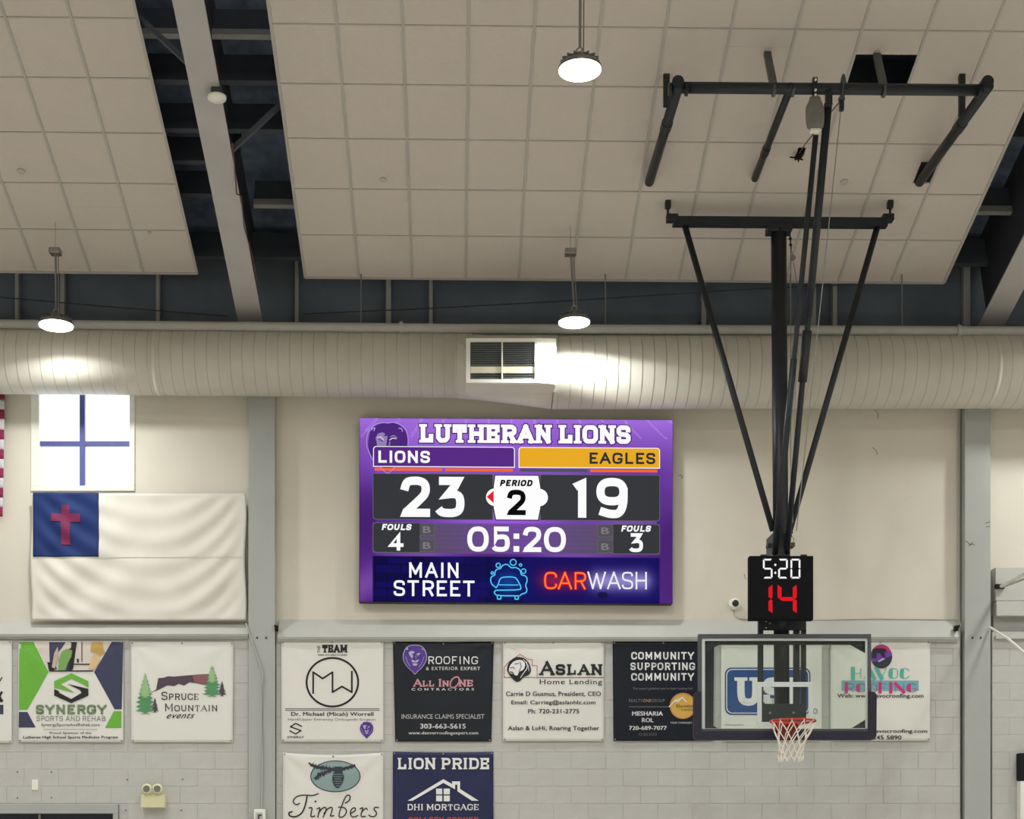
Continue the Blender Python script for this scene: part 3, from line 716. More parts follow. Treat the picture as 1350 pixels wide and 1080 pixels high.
# lower cross bar
bm = B(); a = P(887, 292.5, YL); b = P(1169, 294.5, YL); bar(bm, a, b, .09, .09); obj('lower_bar', bm, M_rig, rig)
for px, s in ((887, -1), (1169, 1)):
    bm = B(); q = P(px+s*1, 290, YL); box(bm, q.x-.06, q.x+.06, YL-.05, YL+.05, q.z-.02, q.z+.05, .005)
    q = P(px-s*(-5), 288, YL); box(bm, q.x-.03, q.x+.03, YL-.04, YL+.04, q.z-.01, q.z+.04, .004); obj('end_bracket', bm, M_rig, rig)
for px in (880.5, 1173.5):
    X = PX(px, YL); t, _ = ceil_at(px, 264)
    bm = B(); tube(bm, [(X, YL, PZ(287, YL)), (X, YL, PZ(274, YL))], .013, 8); box(bm, X-.03, X+.03, YL-.03, YL+.03, PZ(275, YL), PZ(261, YL)+.06, .006); obj('hanger', bm, M_rig, rig)
bm = B(); a = P(1026.5, 300, YL); box(bm, a.x-.13, a.x+.13, YL-.08, YL+.08, PZ(308, YL), PZ(299, YL), .005); obj('top_plate', bm, M_rig, rig)
bm = B(); tube(bm, [P(1026.5, 303, YL), P(1031, 955, YM)], .082, 24); obj('mast', bm, M_rig, rig, True)
for (x0, x1) in ((903, 1019), (1157, 1041)):
    bm = B(); tube(bm, [P(x0, 298, YL), P(x1, 700, YM-.1)], .033, 12); obj('diagonal', bm, M_rig, rig, True)
YA = 15.82
a = P(1075.5, 178, YU); b = P(1021.5, 730, YA); bm = B(); tube(bm, [a, b], .026, 12); tube(bm, [a.lerp(b, .5), b], .033, 12); obj('long_brace', bm, M_rig, rig, True)
a = P(1092, 136, YU); b = P(1037, 730, YA); bm = B(); tube(bm, [a, b], .03, 12); tube(bm, [a, a.lerp(b, .44)], .037, 12); tube(bm, [a.lerp(b, .47), a.lerp(b, .585)], .046, 12); obj('long_brace', bm, M_rig, rig, True)
c = P(1093, 127, YU-.03); bm = B(); box(bm, c.x-.028, c.x+.028, c.y-.02, c.y+.05, c.z-.09, c.z+.06, .005); obj('pivot', bm, M_rig, rig)
# shoulder blocks above the clock
for (x0, x1, y0, y1, Y0, Y1) in ((1019, 1042, 702, 735, 15.80, 16.14), (1012, 1018, 716, 721, 15.8, 15.9), (1040, 1047, 716, 722, 15.76, 15.84)):
    bm = B(); box(bm, PX(x0, Y0), PX(x1, Y0), Y0, Y1, PZ(y1, Y0), PZ(y0, Y0), .005); obj('bracket', bm, M_rig, rig)
# lower carriage: rails and plates
def plate(name, x0, y0, x1, y1, Y0, Y1, m=M_rig):
    bm = B(); box(bm, PX(x0, Y0), PX(x1, Y0), Y0, Y1, PZ(y1, Y0), PZ(y0, Y0), .003); return obj(name, bm, m, rig)
plate('rail', 1000, 817, 1006.5, 950, 16.02, 16.08); plate('rail', 1047, 817, 1054.5, 952, 16.02, 16.08); plate('rail', 1057, 817, 1063, 952, 16.02, 16.08)
plate('cross_plate', 1000, 815, 1063, 831, 15.99, 16.02); plate('cross_plate', 1004, 928, 1062, 953, 16.0, 16.02); plate('cross_plate', 1000, 836, 1063, 846, 16.06, 16.1)
for (x, y) in ((1015, 822), (1015, 940), (1046, 940), (1010, 819.5), (1010, 828)):
    bm = B(); c = P(x, y, 15.985); lathe(bm, c, [(.013 if x > 1010 else .006, .01), (.013 if x > 1010 else .006, -.012)], 10, 'y'); obj('bolt', bm, M_steel if x > 1010 else M_white, rig)

# safety reel, cables, pulley, padlock
reel = thing('safety_reel', 'grey bag shaped safety strap reel hanging from the black cross pipe', 'reel', P(1074.5, 170, YU-.06))
c = P(1074.5, 170, YU-.07); bm = B()
prof = [(.03, -.01), (.06, .01), (.068, .05), (.072, .12), (.07, .19), (.055, .235), (.045, .26), (.04, .29)]
lathe(bm, c, prof, 20); bmesh.ops.scale(bm, vec=(1.22, .6, 1), space=Matrix.Translation(-c), verts=bm.verts); obj('housing', bm, mat('reel grey', (122, 122, 116), .6, var=.12, scale=12), reel, True)
bm = B(); box(bm, c.x-.045, c.x+.045, c.y-.03, c.y+.03, c.z-.03, c.z-.005, .004); obj('collar', bm, M_white, reel)
bm = B(); box(bm, c.x-.022, c.x+.022, c.y-.015, c.y+.03, c.z+.27, c.z+.47, .004); obj('strap', bm, M_rig, reel)
for dz in (.3, .345, .44):
    bm = B(); lathe(bm, c+Vector((0, -.02, dz)), [(.011, .01), (.011, -.008)], 10, 'y'); obj('rivet', bm, M_white, reel)
bm = B(); tube(bm, [P(1108.5, 146, YU), P(1083, 390, 14.62), P(1050, 700, 15.75)], .0055, 6); tag(obj('lift_cable', bm, M_steel), 'long thin cable from the cross pipe down to the hoop mast', 'cable')
bm = B(); tube(bm, [P(1107, 134, YU), P(1063, 188, 14.7), ceil_at(1053, 203)[0]], .006, 6); tag(obj('lift_cable', bm, M_web), 'short cable slanting from the pulley to the small ceiling hole', 'cable')
bm = B(); tube(bm, [P(1042.5, 312, YM-.1), P(1042.5, 700, YM-.1)], .005, 6); tag(obj('lift_cable', bm, M_steel), 'thin cable hanging straight down beside the mast', 'cable')
bm = B(); tube(bm, [P(1046, 345, YM-.12), P(1053, 388, YM-.14), P(1049, 500, YM-.2), P(1045, 690, YM-.2)], .004, 6); tag(obj('lift_cable', bm, M_steel), 'thin cable from the small round pulley beside the mast', 'cable')
pul = thing('pulley', 'small dark pulley hooked over the cross pipe right of the braces', 'pulley', P(1110, 146, YU-.05)); c = P(1109.5, 135, YU-.05)
bm = B(); box(bm, c.x-.02, c.x+.02, c.y-.02, c.y+.02, c.z-.08, c.z+.02, .006); obj('block', bm, M_rig, pul)
bm = B(); lathe(bm, c+Vector((.0, 0, .03)), [(.03, -.012), (.03, .012)], 16, 'y'); obj('wheel', bm, M_rig2, pul)
c2 = P(1112, 106, YU-.03); bm = B(); prism(bm, [c2+Vector((-.03, 0, -.03)), c2+Vector((.03, 0, -.03)), c2+Vector((.012, 0, .06)), c2+Vector((-.008, 0, .06))], Vector((0, .04, 0))); tube(bm, [c2+Vector((.0, -.02, 0)), c+Vector((0, -.02, .05))], .008, 8); obj('hook', bm, M_rig2, pul)
pul = thing('pulley', 'small chain and round pulley hanging under the mast top plate', 'pulley', P(1045, 342, YM-.12)); 
bm = B()
for k in range(5):
    q = P(1041.5+k*.3, 311+k*4, YM-.12); lathe(bm, q, [(.017, -.005), (.017, .005)], 10, 'y' if k % 2 else 'x')
obj('chain', bm, M_rig, pul)
bm = B(); tube(bm, [P(1042.5, 328, YM-.12), P(1045.5, 338, YM-.12)], .004, 6); q = P(1045.5, 340, YM-.12); lathe(bm, q, [(.028, -.012), (.028, .012)], 16, 'y'); obj('wheel', bm, M_steel, pul)
pad = thing('padlock', 'small brass padlock on a short chain beside the mast above the clock', 'padlock', P(1044.5, 722, 15.74))
q = P(1044.5, 718.5, 15.74); bm = B(); box(bm, q.x-.028, q.x+.028, q.y-.015, q.y+.015, q.z-.02, q.z+.024, .006); obj('body', bm, mat('aged brass', (92, 84, 58), .4, metal=.6), pad)
bm = B(); tube(bm, [q+Vector((-.016, 0, .02)), q+Vector((-.016, 0, .07)), q+Vector((0, 0, .085)), q+Vector((.016, 0, .07)), q+Vector((.016, 0, .02))], .005, 8); obj('shackle', bm, M_steel, pad)
bm = B()
for k in range(5): lathe(bm, q+Vector((.004*k-.01, 0, .1+.03*k)), [(.014, -.004), (.014, .004)], 8, 'y' if k % 2 else 'x')
obj('chain', bm, M_rig, pad)
# ceiling bracket by the small cut-out
p, _ = ceil_at(1052, 202); br = thing('ceiling_bracket', 'small black bracket with claw poking through a ceiling tile', 'bracket', p+Vector((0, 0, -.1)))
bm = B(); bar(bm, p+Vector((.05, .05, .06)), p+Vector((0, -.02, -.05)), .07, .03); obj('plate', bm, M_dark, br)
bm = B(); q = p+Vector((-.0, -.02, -.06)); 
for d in ((-.09, 0, .01), (.05, 0, -.02), (.0, 0, -.04), (-.04, 0, -.02)): tube(bm, [q, q+Vector(d)], [.014, .006], 8)
obj('claw', bm, M_dark, br)

# ------------------------------------------------------------------ backboard
YG = 15.93
bb = thing('backboard', 'glass basketball backboard with grey frame and dark bottom padding', 'backboard', P(1034.5, 976, YG))
M_fr = mat('backboard frame', (82, 86, 88), .5, var=.04); M_ln = mat('backboard line', (206, 216, 214), .5, var=.02); M_pad = mat('dark padding', (42, 42, 56), .6, var=.06)
def fbox(name, x0, y0, x1, y1, Y0, Y1, m, par=bb, bev=.003):
    bm = B(); box(bm, PX(x0, Y0), PX(x1, Y0), Y0, Y1, PZ(y1, Y0), PZ(y0, Y0), bev); return obj(name, bm, m, par)
fbox('frame_rail', 921, 836, 1148.6, 841.5, YG-.02, YG+.05, M_fr); fbox('frame_rail', 921, 961, 1148.6, 967, YG-.02, YG+.05, M_fr)
fbox('frame_rail', 921, 841.5, 925.3, 961, YG-.02, YG+.05, M_fr); fbox('frame_rail', 1144.3, 841.5, 1148.6, 961, YG-.02, YG+.05, M_fr)
g2 = bpy.data.materials.new('backboard glass'); g2.use_nodes = True
for n in list(g2.node_tree.nodes): g2.node_tree.nodes.remove(n)
glass(g2, (.945, .985, .955, 1), .04, .02)
fbox('glass_pane', 925.3, 841.5, 1144.3, 961, YG+.004, YG+.016, g2, bev=0)
for q in ((925.3, 841.5, 1144.3, 845), (925.3, 960.5, 1144.3, 964), (925.3, 845, 929.3, 960.5), (1140.8, 845, 1144.3, 960.5)): fbox('border_line', *q, YG-.004, YG+.003, M_ln, bev=0)
for q in ((998.5, 899.3, 1071, 905.7), (998.5, 905.7, 1004.3, 957), (1066, 905.7, 1071, 957), (1004.3, 952, 1066, 957)): fbox('target_line', *q, YG-.003, YG+.003, M_ln, bev=0)
# rear steel subframe seen through the glass
fbox('rear_rail', 929, 844.5, 1141, 850, YG+.03, YG+.07, M_rig); fbox('rear_rail', 929, 845, 931.5, 962, YG+.03, YG+.07, M_rig)
for (a, b, c) in (((1121, 850), (1141, 850), (1141, 861)), ((949, 850), (931, 850), (931, 859)), ((1141, 949), (1141, 960), (1123, 960)), ((931, 951), (931, 961), (947, 961))):
    bm = B(); prism(bm, [P(*a, YG+.03), P(*b, YG+.03), P(*c, YG+.03)], Vector((0, .02, 0))); obj('corner_gusset', bm, M_rig, bb)
bm = B(); cvb = Shp(); 
prof = chaikin([(914.5, 975.5), (914.5, 916), (918.5, 911.5), (924, 911.5)], 1)
pp = [(924.8, 912), (919, 912), (915.8, 915.5), (915, 971), (918, 975.5), (1151, 975.5), (1155.5, 971), (1156, 916), (1152.5, 912), (1146, 912), (1146, 964.3), (924.8, 964.3)]
t = tessellate_polygon([[Vector((x, y, 0)) for x, y in pp]])
f_ = [bm.verts.new(P(x, y, YG-.05)) for x, y in pp]; k_ = [bm.verts.new(P(x, y, YG-.05)+Vector((0, .11, 0))) for x, y in pp]
for tri in t: bm.faces.new([f_[i] for i in tri]); bm.faces.new([k_[i] for i in tri][::-1])
for i in range(len(pp)): bm.faces.new((f_[i], k_[i], k_[(i+1) % len(pp)], f_[(i+1) % len(pp)]))
bmesh.ops.recalc_face_normals(bm, faces=bm.faces); obj('edge_padding', bm, M_pad, bb)
cb_ = Canvas(bb, YG-.005)
s = Shp(); s.ring(1075, 938, 2.6, 3.6, .8, 14); s.stroke([(1073, 935), (1077, 937), (1074, 941)], .8); cb_.put('maker_mark', s, mat('pale blue mark', (120, 150, 170), .6))
# rim and net
hoop = thing('hoop', 'orange red basketball rim with a white net on the glass backboard', 'hoop', (PX(1034.5, YG), YG-.4, PZ(1008, 15.57)))
Mr = mat('rim paint', (186, 58, 48), .4, var=.06); rc = Vector((PX(1034.5, YG), YG-.385, PZ(951, 15.55))); RR = .229
bm = B(); n = 40; rings = []
for k in range(n):
    a = 2*math.pi*k/n; d = Vector((math.cos(a), math.sin(a), 0)); rings.append([bm.verts.new(rc+d*(RR+.011*math.cos(b))+Vector((0, 0, .012*math.sin(b)))) for b in [2*math.pi*j/8 for j in range(8)]])
for k in range(n):
    for j in range(8): bm.faces.new((rings[k][j], rings[(k+1) % n][j], rings[(k+1) % n][(j+1) % 8], rings[k][(j+1) % 8]))
obj('rim', bm, Mr, hoop, True)
bm = B(); box(bm, rc.x-.13, rc.x+.13, YG-.035, YG-.006, rc.z-.09, rc.z+.03, .005); box(bm, rc.x-.09, rc.x+.09, YG-.16, YG-.03, rc.z-.02, rc.z+.008, .004)
for s_ in (-1, 1):
    bar(bm, (rc.x+s_*.10, YG-.03, rc.z-.07), (rc.x+s_*.11, YG-.2, rc.z-.012), .02, .02); bar(bm, (rc.x+s_*.08, YG-.03, rc.z-.005), (rc.x+s_*.17, YG-.25, rc.z-.005), .02, .02)
obj('mounting_plate', bm, Mr, hoop)
bm = B(); box(bm, rc.x-.085, rc.x+.085, YG-.15, YG-.05, rc.z-.16, rc.z-.025, .006); obj('spring_box', bm, mat('dark red box', (110, 40, 34), .5), hoop)
bm = B(); NS = 12; zl = [0, -.10, -.19, -.27, -.34, -.40]; rl = [RR, .185, .148, .125, .118, .122]
def nr(t):
    t = t*5; i = min(4, int(t)); f = t-i; return rl[i]*(1-f)+rl[i+1]*f, zl[i]*(1-f)+zl[i+1]*f
for k in range(NS):
    for s_ in (1, -1):
        pts = []
        for q in range(26):
            t = q/25; r, z = nr(t); ph = (t*5 % 2); ph = ph if ph < 1 else 2-ph
            a = 2*math.pi*(k+.5+s_*.5*ph)/NS; wob = .008*math.sin(3*k+7*t)
            pts.append(rc+Vector((math.cos(a)*(r+wob)-.025*t, math.sin(a)*(r+wob), z-.012-.06*math.sin(2.1*k)*max(0, t-.8))))
        tube(bm, pts, .0055, 5)
    a = 2*math.pi*(k+.5)/NS; tube(bm, [rc+Vector((math.cos(a)*RR, math.sin(a)*RR, .012)), rc+Vector((math.cos(a)*(RR+.014), math.sin(a)*(RR+.014), -.005)), rc+Vector((math.cos(a)*RR, math.sin(a)*RR, -.02))], .005, 5)
obj('net', bm, mat('white net cord', (232, 226, 214), .8), hoop, label='white cord net')

# ------------------------------------------------------------------ shot clock
YK = 15.72
ck = thing('shot_clock', 'square black shot clock reading 5:20 over a red 14', 'clock', P(1030, 817.5, YK))
fbox('case', 988, 733, 1072.3, 817.5, YK, YK+.1, mat('black clock case', (22, 22, 24), .8, var=.05, spec=.1), ck, .004)
for x in (1007, 1060): fbox('lug', x-4, 731, x+4, 734, YK+.02, YK+.06, M_rig, ck)
mk = bpy.data.materials.new('clock face mesh'); mk.use_nodes = True; nt = mk.node_tree; b_ = nt.nodes['Principled BSDF']
tc = nt.nodes.new('ShaderNodeTexCoord'); vo = nt.nodes.new('ShaderNodeTexVoronoi'); vo.inputs['Scale'].default_value = 110; vo.inputs['Randomness'].default_value = .1
rp = nt.nodes.new('ShaderNodeValToRGB'); rp.color_ramp.elements[0].color = (.004, .004, .005, 1); rp.color_ramp.elements[1].color = (.016, .016, .018, 1)
nt.links.new(tc.outputs['Object'], vo.inputs['Vector']); nt.links.new(vo.outputs['Distance'], rp.inputs['Fac']); nt.links.new(rp.outputs['Color'], b_.inputs['Base Color']); b_.inputs['Roughness'].default_value = .9; b_.inputs['Specular IOR Level'].default_value = .05
cv = Canvas(ck, YK-.001)
cv.put('face', Shp().rect(989.5, 734.5, 1070.8, 816), mk, 1)
SEG = {'0': 'abcdef', '1': 'bc', '2': 'abged', '4': 'fgbc', '5': 'afgcd', '3': 'abgcd'}
def seg7(d, x0, y0, x1, y1, t, s, g=.35, onlyb=False):
    ym = (y0+y1)/2; h = t
    H_ = lambda y, u, l: [(x0+g+ (h*.5 if 1 else 0), y), (x0+h*(1 if u else .9)+g, y+ (h/2)), (x1-h-g, y+h/2), (x1-g-h*.5, y), (x1-h-g, y-h/2), (x0+h+g, y-h/2)]
    P7 = {'a': [(x0+g+.3*h, y0), (x1-g-.3*h, y0), (x1-h-g, y0+h), (x0+h+g, y0+h)], 'd': [(x0+h+g, y1-h), (x1-h-g, y1-h), (x1-g-.3*h, y1), (x0+g+.3*h, y1)],
          'g': [(x0+g+h*.4, ym), (x0+h+g, ym-h/2), (x1-h-g, ym-h/2), (x1-g-h*.4, ym), (x1-h-g, ym+h/2), (x0+h+g, ym+h/2)],
          'f': [(x0, y0+g+.3*h), (x0+h, y0+h+g), (x0+h, ym-h/2-g), (x0+h*.4, ym-g), (x0, ym-g-h*.3)], 'e': [(x0, ym+g+h*.3), (x0+h*.4, ym+g), (x0+h, ym+h/2+g), (x0+h, y1-h-g), (x0, y1-g-.3*h)],
          'b': [(x1, y0+g+.3*h), (x1-h, y0+h+g), (x1-h, ym-h/2-g), (x1-h*.4, ym-g), (x1, ym-g-h*.3)], 'c': [(x1, ym+g+h*.3), (x1-h*.4, ym+g), (x1-h, ym+h/2+g), (x1-h, y1-h-g), (x1, y1-g-.3*h)]}
    for k in SEG[d]: s.poly(P7[k])
    return s
E_w = mat('white led', (250, 250, 250), emit=1); E_r = mat('red led', (222, 26, 36), emit=1)
s = Shp(); seg7('5', 1005.7, 737, 1018.3, 763, 2.3, s); seg7('2', 1025.8, 737, 1038.4, 763, 2.3, s); seg7('0', 1042, 737, 1055, 763, 2.3, s); s.ell(1022, 745, 1.4, 1.6, 10).ell(1022, 755.5, 1.4, 1.6, 10)
cv.put('time_digits', s, E_w, 2, 'white lit digits')
s = Shp(); seg7('1', 1000, 769.5, 1018.2, 810.5, 5.2, s); seg7('4', 1025, 769.5, 1050.2, 810.5, 5.2, s)
cv.put('shot_digits', s, E_r, 2, 'red lit digits')

# ------------------------------------------------------------------ scoreboard
YS = 17.45
sb = thing('scoreboard', 'large purple video scoreboard showing 23 to 19 and a car wash advert', 'scoreboard', P(680, 796, YS))
SH = .0065
bm = B(); q = [(474, 551), (887.3, 551), (886.3, 793.8), (473.3, 793.8)]; 
prism(bm, [P(x, y+SH*(x-474), YS) for x, y in q], Vector((0, .13, 0))); obj('cabinet', bm, mat('black cabinet', (26, 24, 30), .5), sb)
cv = Canvas(sb, YS-.001, sh=SH, x0=474)
def mixc(a, b, t): t = max(0, min(1, t)); return tuple(a[i]*(1-t)+b[i]*t for i in range(3))
def hsh(x, y): return (math.sin(x*12.9898+y*78.233)*43758.5453) % 1
def screen_col(x, y):
    u = (x-474)/413; v = (y-551)/243
    if 491 <= x <= 870 and 733 <= y <= 794:          # advert strip: brick wall and neon glow
        c = (22, 16, 92); r = int((y-733)/10.5); bx = (x+(r % 2)*17) % 34
        if x < 690:
            k = hsh(int((x+(r % 2)*17)/34), r); c = mixc(c, (12, 10, 52), .25+.55*k if k > .55 else .15)
            if (y-733) % 10.5 < 1.6 or bx < 1.6: c = mixc(c, (8, 8, 40), .55)
        if x > 560 and x < 640: c = mixc(c, (28, 20, 110), .3)
        c = mixc(c, (14, 20, 120), math.exp(-((x-670)**2/500+(y-766)**2/420))*.8)
        c = mixc(c, (20, 110, 170), math.exp(-((x-670)**2/260+(y-768)**2/330))*.45)
        g = math.exp(-(max(0, abs(x-742)-16)**2/260+(y-764)**2/170)); c = mixc(c, (196, 40, 70), g*.6)
        g = math.exp(-(max(0, abs(x-818)-28)**2/200+(y-764)**2/190)); c = mixc(c, (190, 176, 240), g*.72)
        d = ((x-795)/7)**2+((y-783)/4.5)**2
        if d < 1: c = mixc(c, (16, 14, 50), .7)
        return c
    if 492 <= x <= 870 and 689 <= y <= 729:
        c = mixc((92, 78, 108), (112, 74, 158), math.exp(-((x-680)/70)**2)); return mixc(c, (80, 70, 92), .25 if int(y/3) % 2 else 0)
    top = (164, 112, 222); mid = (108, 58, 170); low = (86, 42, 128)
    c = mixc(top, mid, v*2.4) if v < .42 else mixc(mid, low, (v-.42)*1.7)
    wv = math.sin(u*9+v*5+math.sin(v*7+u*3)*1.5)
    c = mixc(c, (60, 26, 96), .45*max(0, wv)*min(1, v*2+.1)); c = mixc(c, (170, 130, 214), .35*max(0, -wv)*(.3+.7*v))
    e = math.exp(-(((u-.5)/.22)**2+((v-.52)/.12)**2)); c = mixc(c, (176, 96, 250), .8*e)
    if u < .05 or u > .95: c = mixc(c, (58, 26, 92), .55*math.exp(-((v-.55)/.22)**2))
    if v < .1 and abs(((u-.45)*(1-1.2*v))*14 % 1-.5) < .035: c = mixc(c, (205, 170, 240), .45)
    return c
bm = B(); NX, NY = 206, 122; gx = [474.3+412.4*i/NX for i in range(NX+1)]; gy = [551.4+242*i/NY for i in range(NY+1)]
grid = [[bm.verts.new(cv.pos(x, y, .002)) for x in gx] for y in gy]; cols = [screen_col(x, y) for y in gy for x in gx]
for j in range(NY):
    for i in range(NX): bm.faces.new((grid[j][i], grid[j+1][i], grid[j+1][i+1], grid[j][i+1]))
bm.verts.index_update()
me_m = bpy.data.materials.new('screen picture'); me_m.use_nodes = True; nt = me_m.node_tree; b_ = nt.nodes['Principled BSDF']; at_ = nt.nodes.new('ShaderNodeAttribute'); at_.attribute_name = 'picture'
b_.inputs['Base Color'].default_value = (0, 0, 0, 1); b_.inputs['Specular IOR Level'].default_value = .02; nt.links.new(at_.outputs['Color'], b_.inputs['Emission Color']); b_.inputs['Emission Strength'].default_value = 1
o = obj('screen', bm, me_m, sb, label='lit purple screen'); ca = o.data.color_attributes.new('picture', 'FLOAT_COLOR', 'POINT')
for k, c in enumerate(cols): ca.data[k].color = (lin(c[0]), lin(c[1]), lin(c[2]), 1)
def E(name, c): return mat('screen '+name, c, emit=1)
Ew = E('white', (252, 252, 252)); Eb = E('black', (8, 8, 10)); Epu = E('team purple', (88, 44, 132)); Ego = E('gold', (232, 170, 36)); Edk = E('charcoal', (48, 50, 54))
Eor = E('orange', (248, 104, 36)); Egy = E('bar grey', (82, 80, 86)); Eol = E('outline purple', (78, 34, 120)); Erd = E('arrow red', (236, 28, 42)); Ebx = E('bonus box', (84, 80, 88)); Ebt = E('bonus letter', (122, 120, 126))
Ecy = E('neon cyan', (96, 226, 250)); Ecd = E('neon blue', (28, 120, 190)); Eno = E('neon orange', (255, 110, 40)); Enr = E('neon red', (236, 36, 36)); Elw = E('soft white', (236, 236, 240)); Eli = E('lilac', (182, 162, 224)); Elh = E('head purple', (78, 40, 122)); Elf = E('face grey', (148, 128, 180)); Ebe = E('bezel grey', (98, 98, 102)); Elb = E('letter grey', (206, 206, 212))
pm = bpy.data.materials.new('screen mesh panel'); pm.use_nodes = True; nt = pm.node_tree; b_ = nt.nodes['Principled BSDF']; tc = nt.nodes.new('ShaderNodeTexCoord'); mp = nt.nodes.new('ShaderNodeMapping'); mp.inputs['Scale'].default_value = (1, 1, 1)
vo = nt.nodes.new('ShaderNodeTexVoronoi'); vo.inputs['Scale'].default_value = 58; vo.inputs['Randomness'].default_value = 0
rp = nt.nodes.new('ShaderNodeValToRGB'); rp.color_ramp.elements[0].color = rgb((92, 94, 98)); rp.color_ramp.elements[0].position = .15; rp.color_ramp.elements[1].color = rgb((50, 52, 56)); rp.color_ramp.elements[1].position = .55
nt.links.new(tc.outputs['Object'], mp.inputs[0]); nt.links.new(mp.outputs[0], vo.inputs['Vector']); nt.links.new(vo.outputs['Distance'], rp.inputs['Fac']); nt.links.new(rp.outputs['Color'], b_.inputs['Emission Color']); b_.inputs['Emission Strength'].default_value = 1; b_.inputs['Base Color'].default_value = (0, 0, 0, 1); b_.inputs['Specular IOR Level'].default_value = .02
# lion head behind the team bar
s = Shp().poly(chaikin([(486, 578), (488, 568), (496, 560), (506, 557.5), (511, 558.5), (520, 557), (530, 562), (536, 570), (537.5, 580), (537, 590), (528, 606), (518, 616), (511, 622), (500, 612), (490, 602), (485, 590)], 1, True)); cv.put('lion_head', s, Elh, 1)
o_ = chaikin([(484, 590), (483, 580), (486, 568), (493, 560), (504, 556.8), (511, 558), (520, 556.3), (531, 561), (537, 569), (538.5, 582), (537, 592), (528, 608), (517, 620), (511, 625), (503, 618), (490, 606), (485, 592), (484, 590)], 1)
s = Shp().stroke(o_, .7, 0); s.stroke([(490, 567), (491, 564.5), (494.5, 564.5), (493, 568)], 1.1).stroke([(526, 564.5), (529.5, 565), (530.5, 568.5)], 1.1); cv.put('head_outline', s, Eli, 2)
s = Shp().poly([(495, 578), (498, 572), (504, 570), (508, 572), (506, 575), (511, 575), (509, 588), (497, 588), (496.5, 582)]).stroke([(515, 576), (519, 574), (523, 577)], 1.3).stroke([(513, 588), (514, 583)], 1.5); cv.put('lion_face', s, Elf, 2)
s = Shp().stroke([(498, 577), (502, 576), (505.5, 580)], 1.3).stroke([(514, 580), (518, 577.5), (522, 578.5)], 1.3); cv.put('lion_brow', s, Elb, 3)
s = Shp().stroke([(499.5, 579.5), (504.5, 582)], 1.2).stroke([(515, 582), (519.5, 580)], 1.2); cv.put('lion_eye', s, Elh, 4)
cv.put('title_outline', glyphs('LUTHERAN LIONS', 553.3, 559, 831, 583.4, .25, .17, .15, gap=.10, grow=1.4), Eol, 3)
cv.put('title_lettering', glyphs('LUTHERAN LIONS', 553.3, 559, 831, 583.4, .25, .17, .15, gap=.10), Ew, 4)
for (x0, x1, m, tx, tb, tm) in ((492, 678.7, Epu, 'LIONS', (497.5, 594.3, 567, 610.3), Ew), (683.6, 870, Ego, 'EAGLES', (776, 595, 864, 610), Edk)):
    cv.put('bar_border', Shp().rrect(x0, 588.3, x1, 615.6, 4, '1100' if 1 else ''), Ew, 2); cv.put('team_bar', Shp().rrect(x0+1, 589.3, x1-1, 614.6, 3.2, '1100'), m, 3)
    cv.put('team_name', glyphs(tx, *tb, .205, smooth=3, gap=.13), tm, 4)
for (x0, x1, m) in ((494, 583, Eor), (587, 676, Eor), (685.7, 774, Egy), (778, 866.5, Eor)): cv.put('foul_stripe', Shp().rect(x0, 617, x1, 620.6), m, 2)
for (x0, x1, cs) in ((492, 649.5, '0001'), (712.5, 869.5, '0010')):
    cv.put('panel_border', Shp().rrect(x0-.6, 624, x1+.6, 685, 4.5, cs), Ebe, 2); cv.put('score_panel', Shp().rrect(x0+.3, 624.9, x1-.3, 684.2, 4, cs), pm, 3)
for d, x0, x1 in (('2', 527.5, 567), ('3', 573.3, 612.3), ('1', 753, 776.3), ('9', 786, 827.3)): cv.put('score_digit', glyphs(d, x0, 628.3, x1, 681.5, .205, smooth=3), Ew, 4)
oc = [(653, 626.5), (709.5, 626.5), (712, 641), (712, 669), (709, 684.2), (654, 684.2), (651, 669), (651, 641)]
s = Shp().poly([(x+(1.4 if x > 680 else -1.4), y+(1.3 if y > 655 else -1.3)) for x, y in oc]).ell(652.5, 655, 13.2, 13).ell(710.5, 655, 13.2, 13); cv.put('period_border', s, Edk, 5)
s = Shp().poly(oc).ell(652.5, 655, 11.8, 11.6).ell(710.5, 655, 11.8, 11.6); cv.put('period_badge', s, Ew, 6)
cv.put('possession_arrow', Shp().poly([(641.5, 654.5), (650.8, 646.5), (650.8, 663)]), Erd, 7)
cv.put('period_lettering', glyphs('PERIOD', 659, 632, 702, 640.4, .27, gap=.1, smooth=1, ital=.2), Eb, 7); cv.put('period_digit', glyphs('2', 668, 645, 693, 678.5, .2, smooth=3), Eb, 7)
for (x0, x1, cs, nm, a, b) in ((492, 553.5, '1001', '4', 511, 532), (808, 869.5, '0110', '3', 829, 847.5)):
    cv.put('panel_border', Shp().rrect(x0-.6, 688.8, x1+.6, 728.6, 4.5, cs), Ebe, 2); cv.put('foul_panel', Shp().rrect(x0+.3, 689.7, x1-.3, 727.8, 4, cs), pm, 3)
    xx = 503.5 if nm == '4' else 819; cv.put('foul_lettering', glyphs('FOULS', xx, 691, xx+39, 699, .25, gap=.08, smooth=1, ital=.2), Ew, 4); cv.put('foul_digit', glyphs(nm, a, 701, b, 726, .19, smooth=3), Ew, 4)
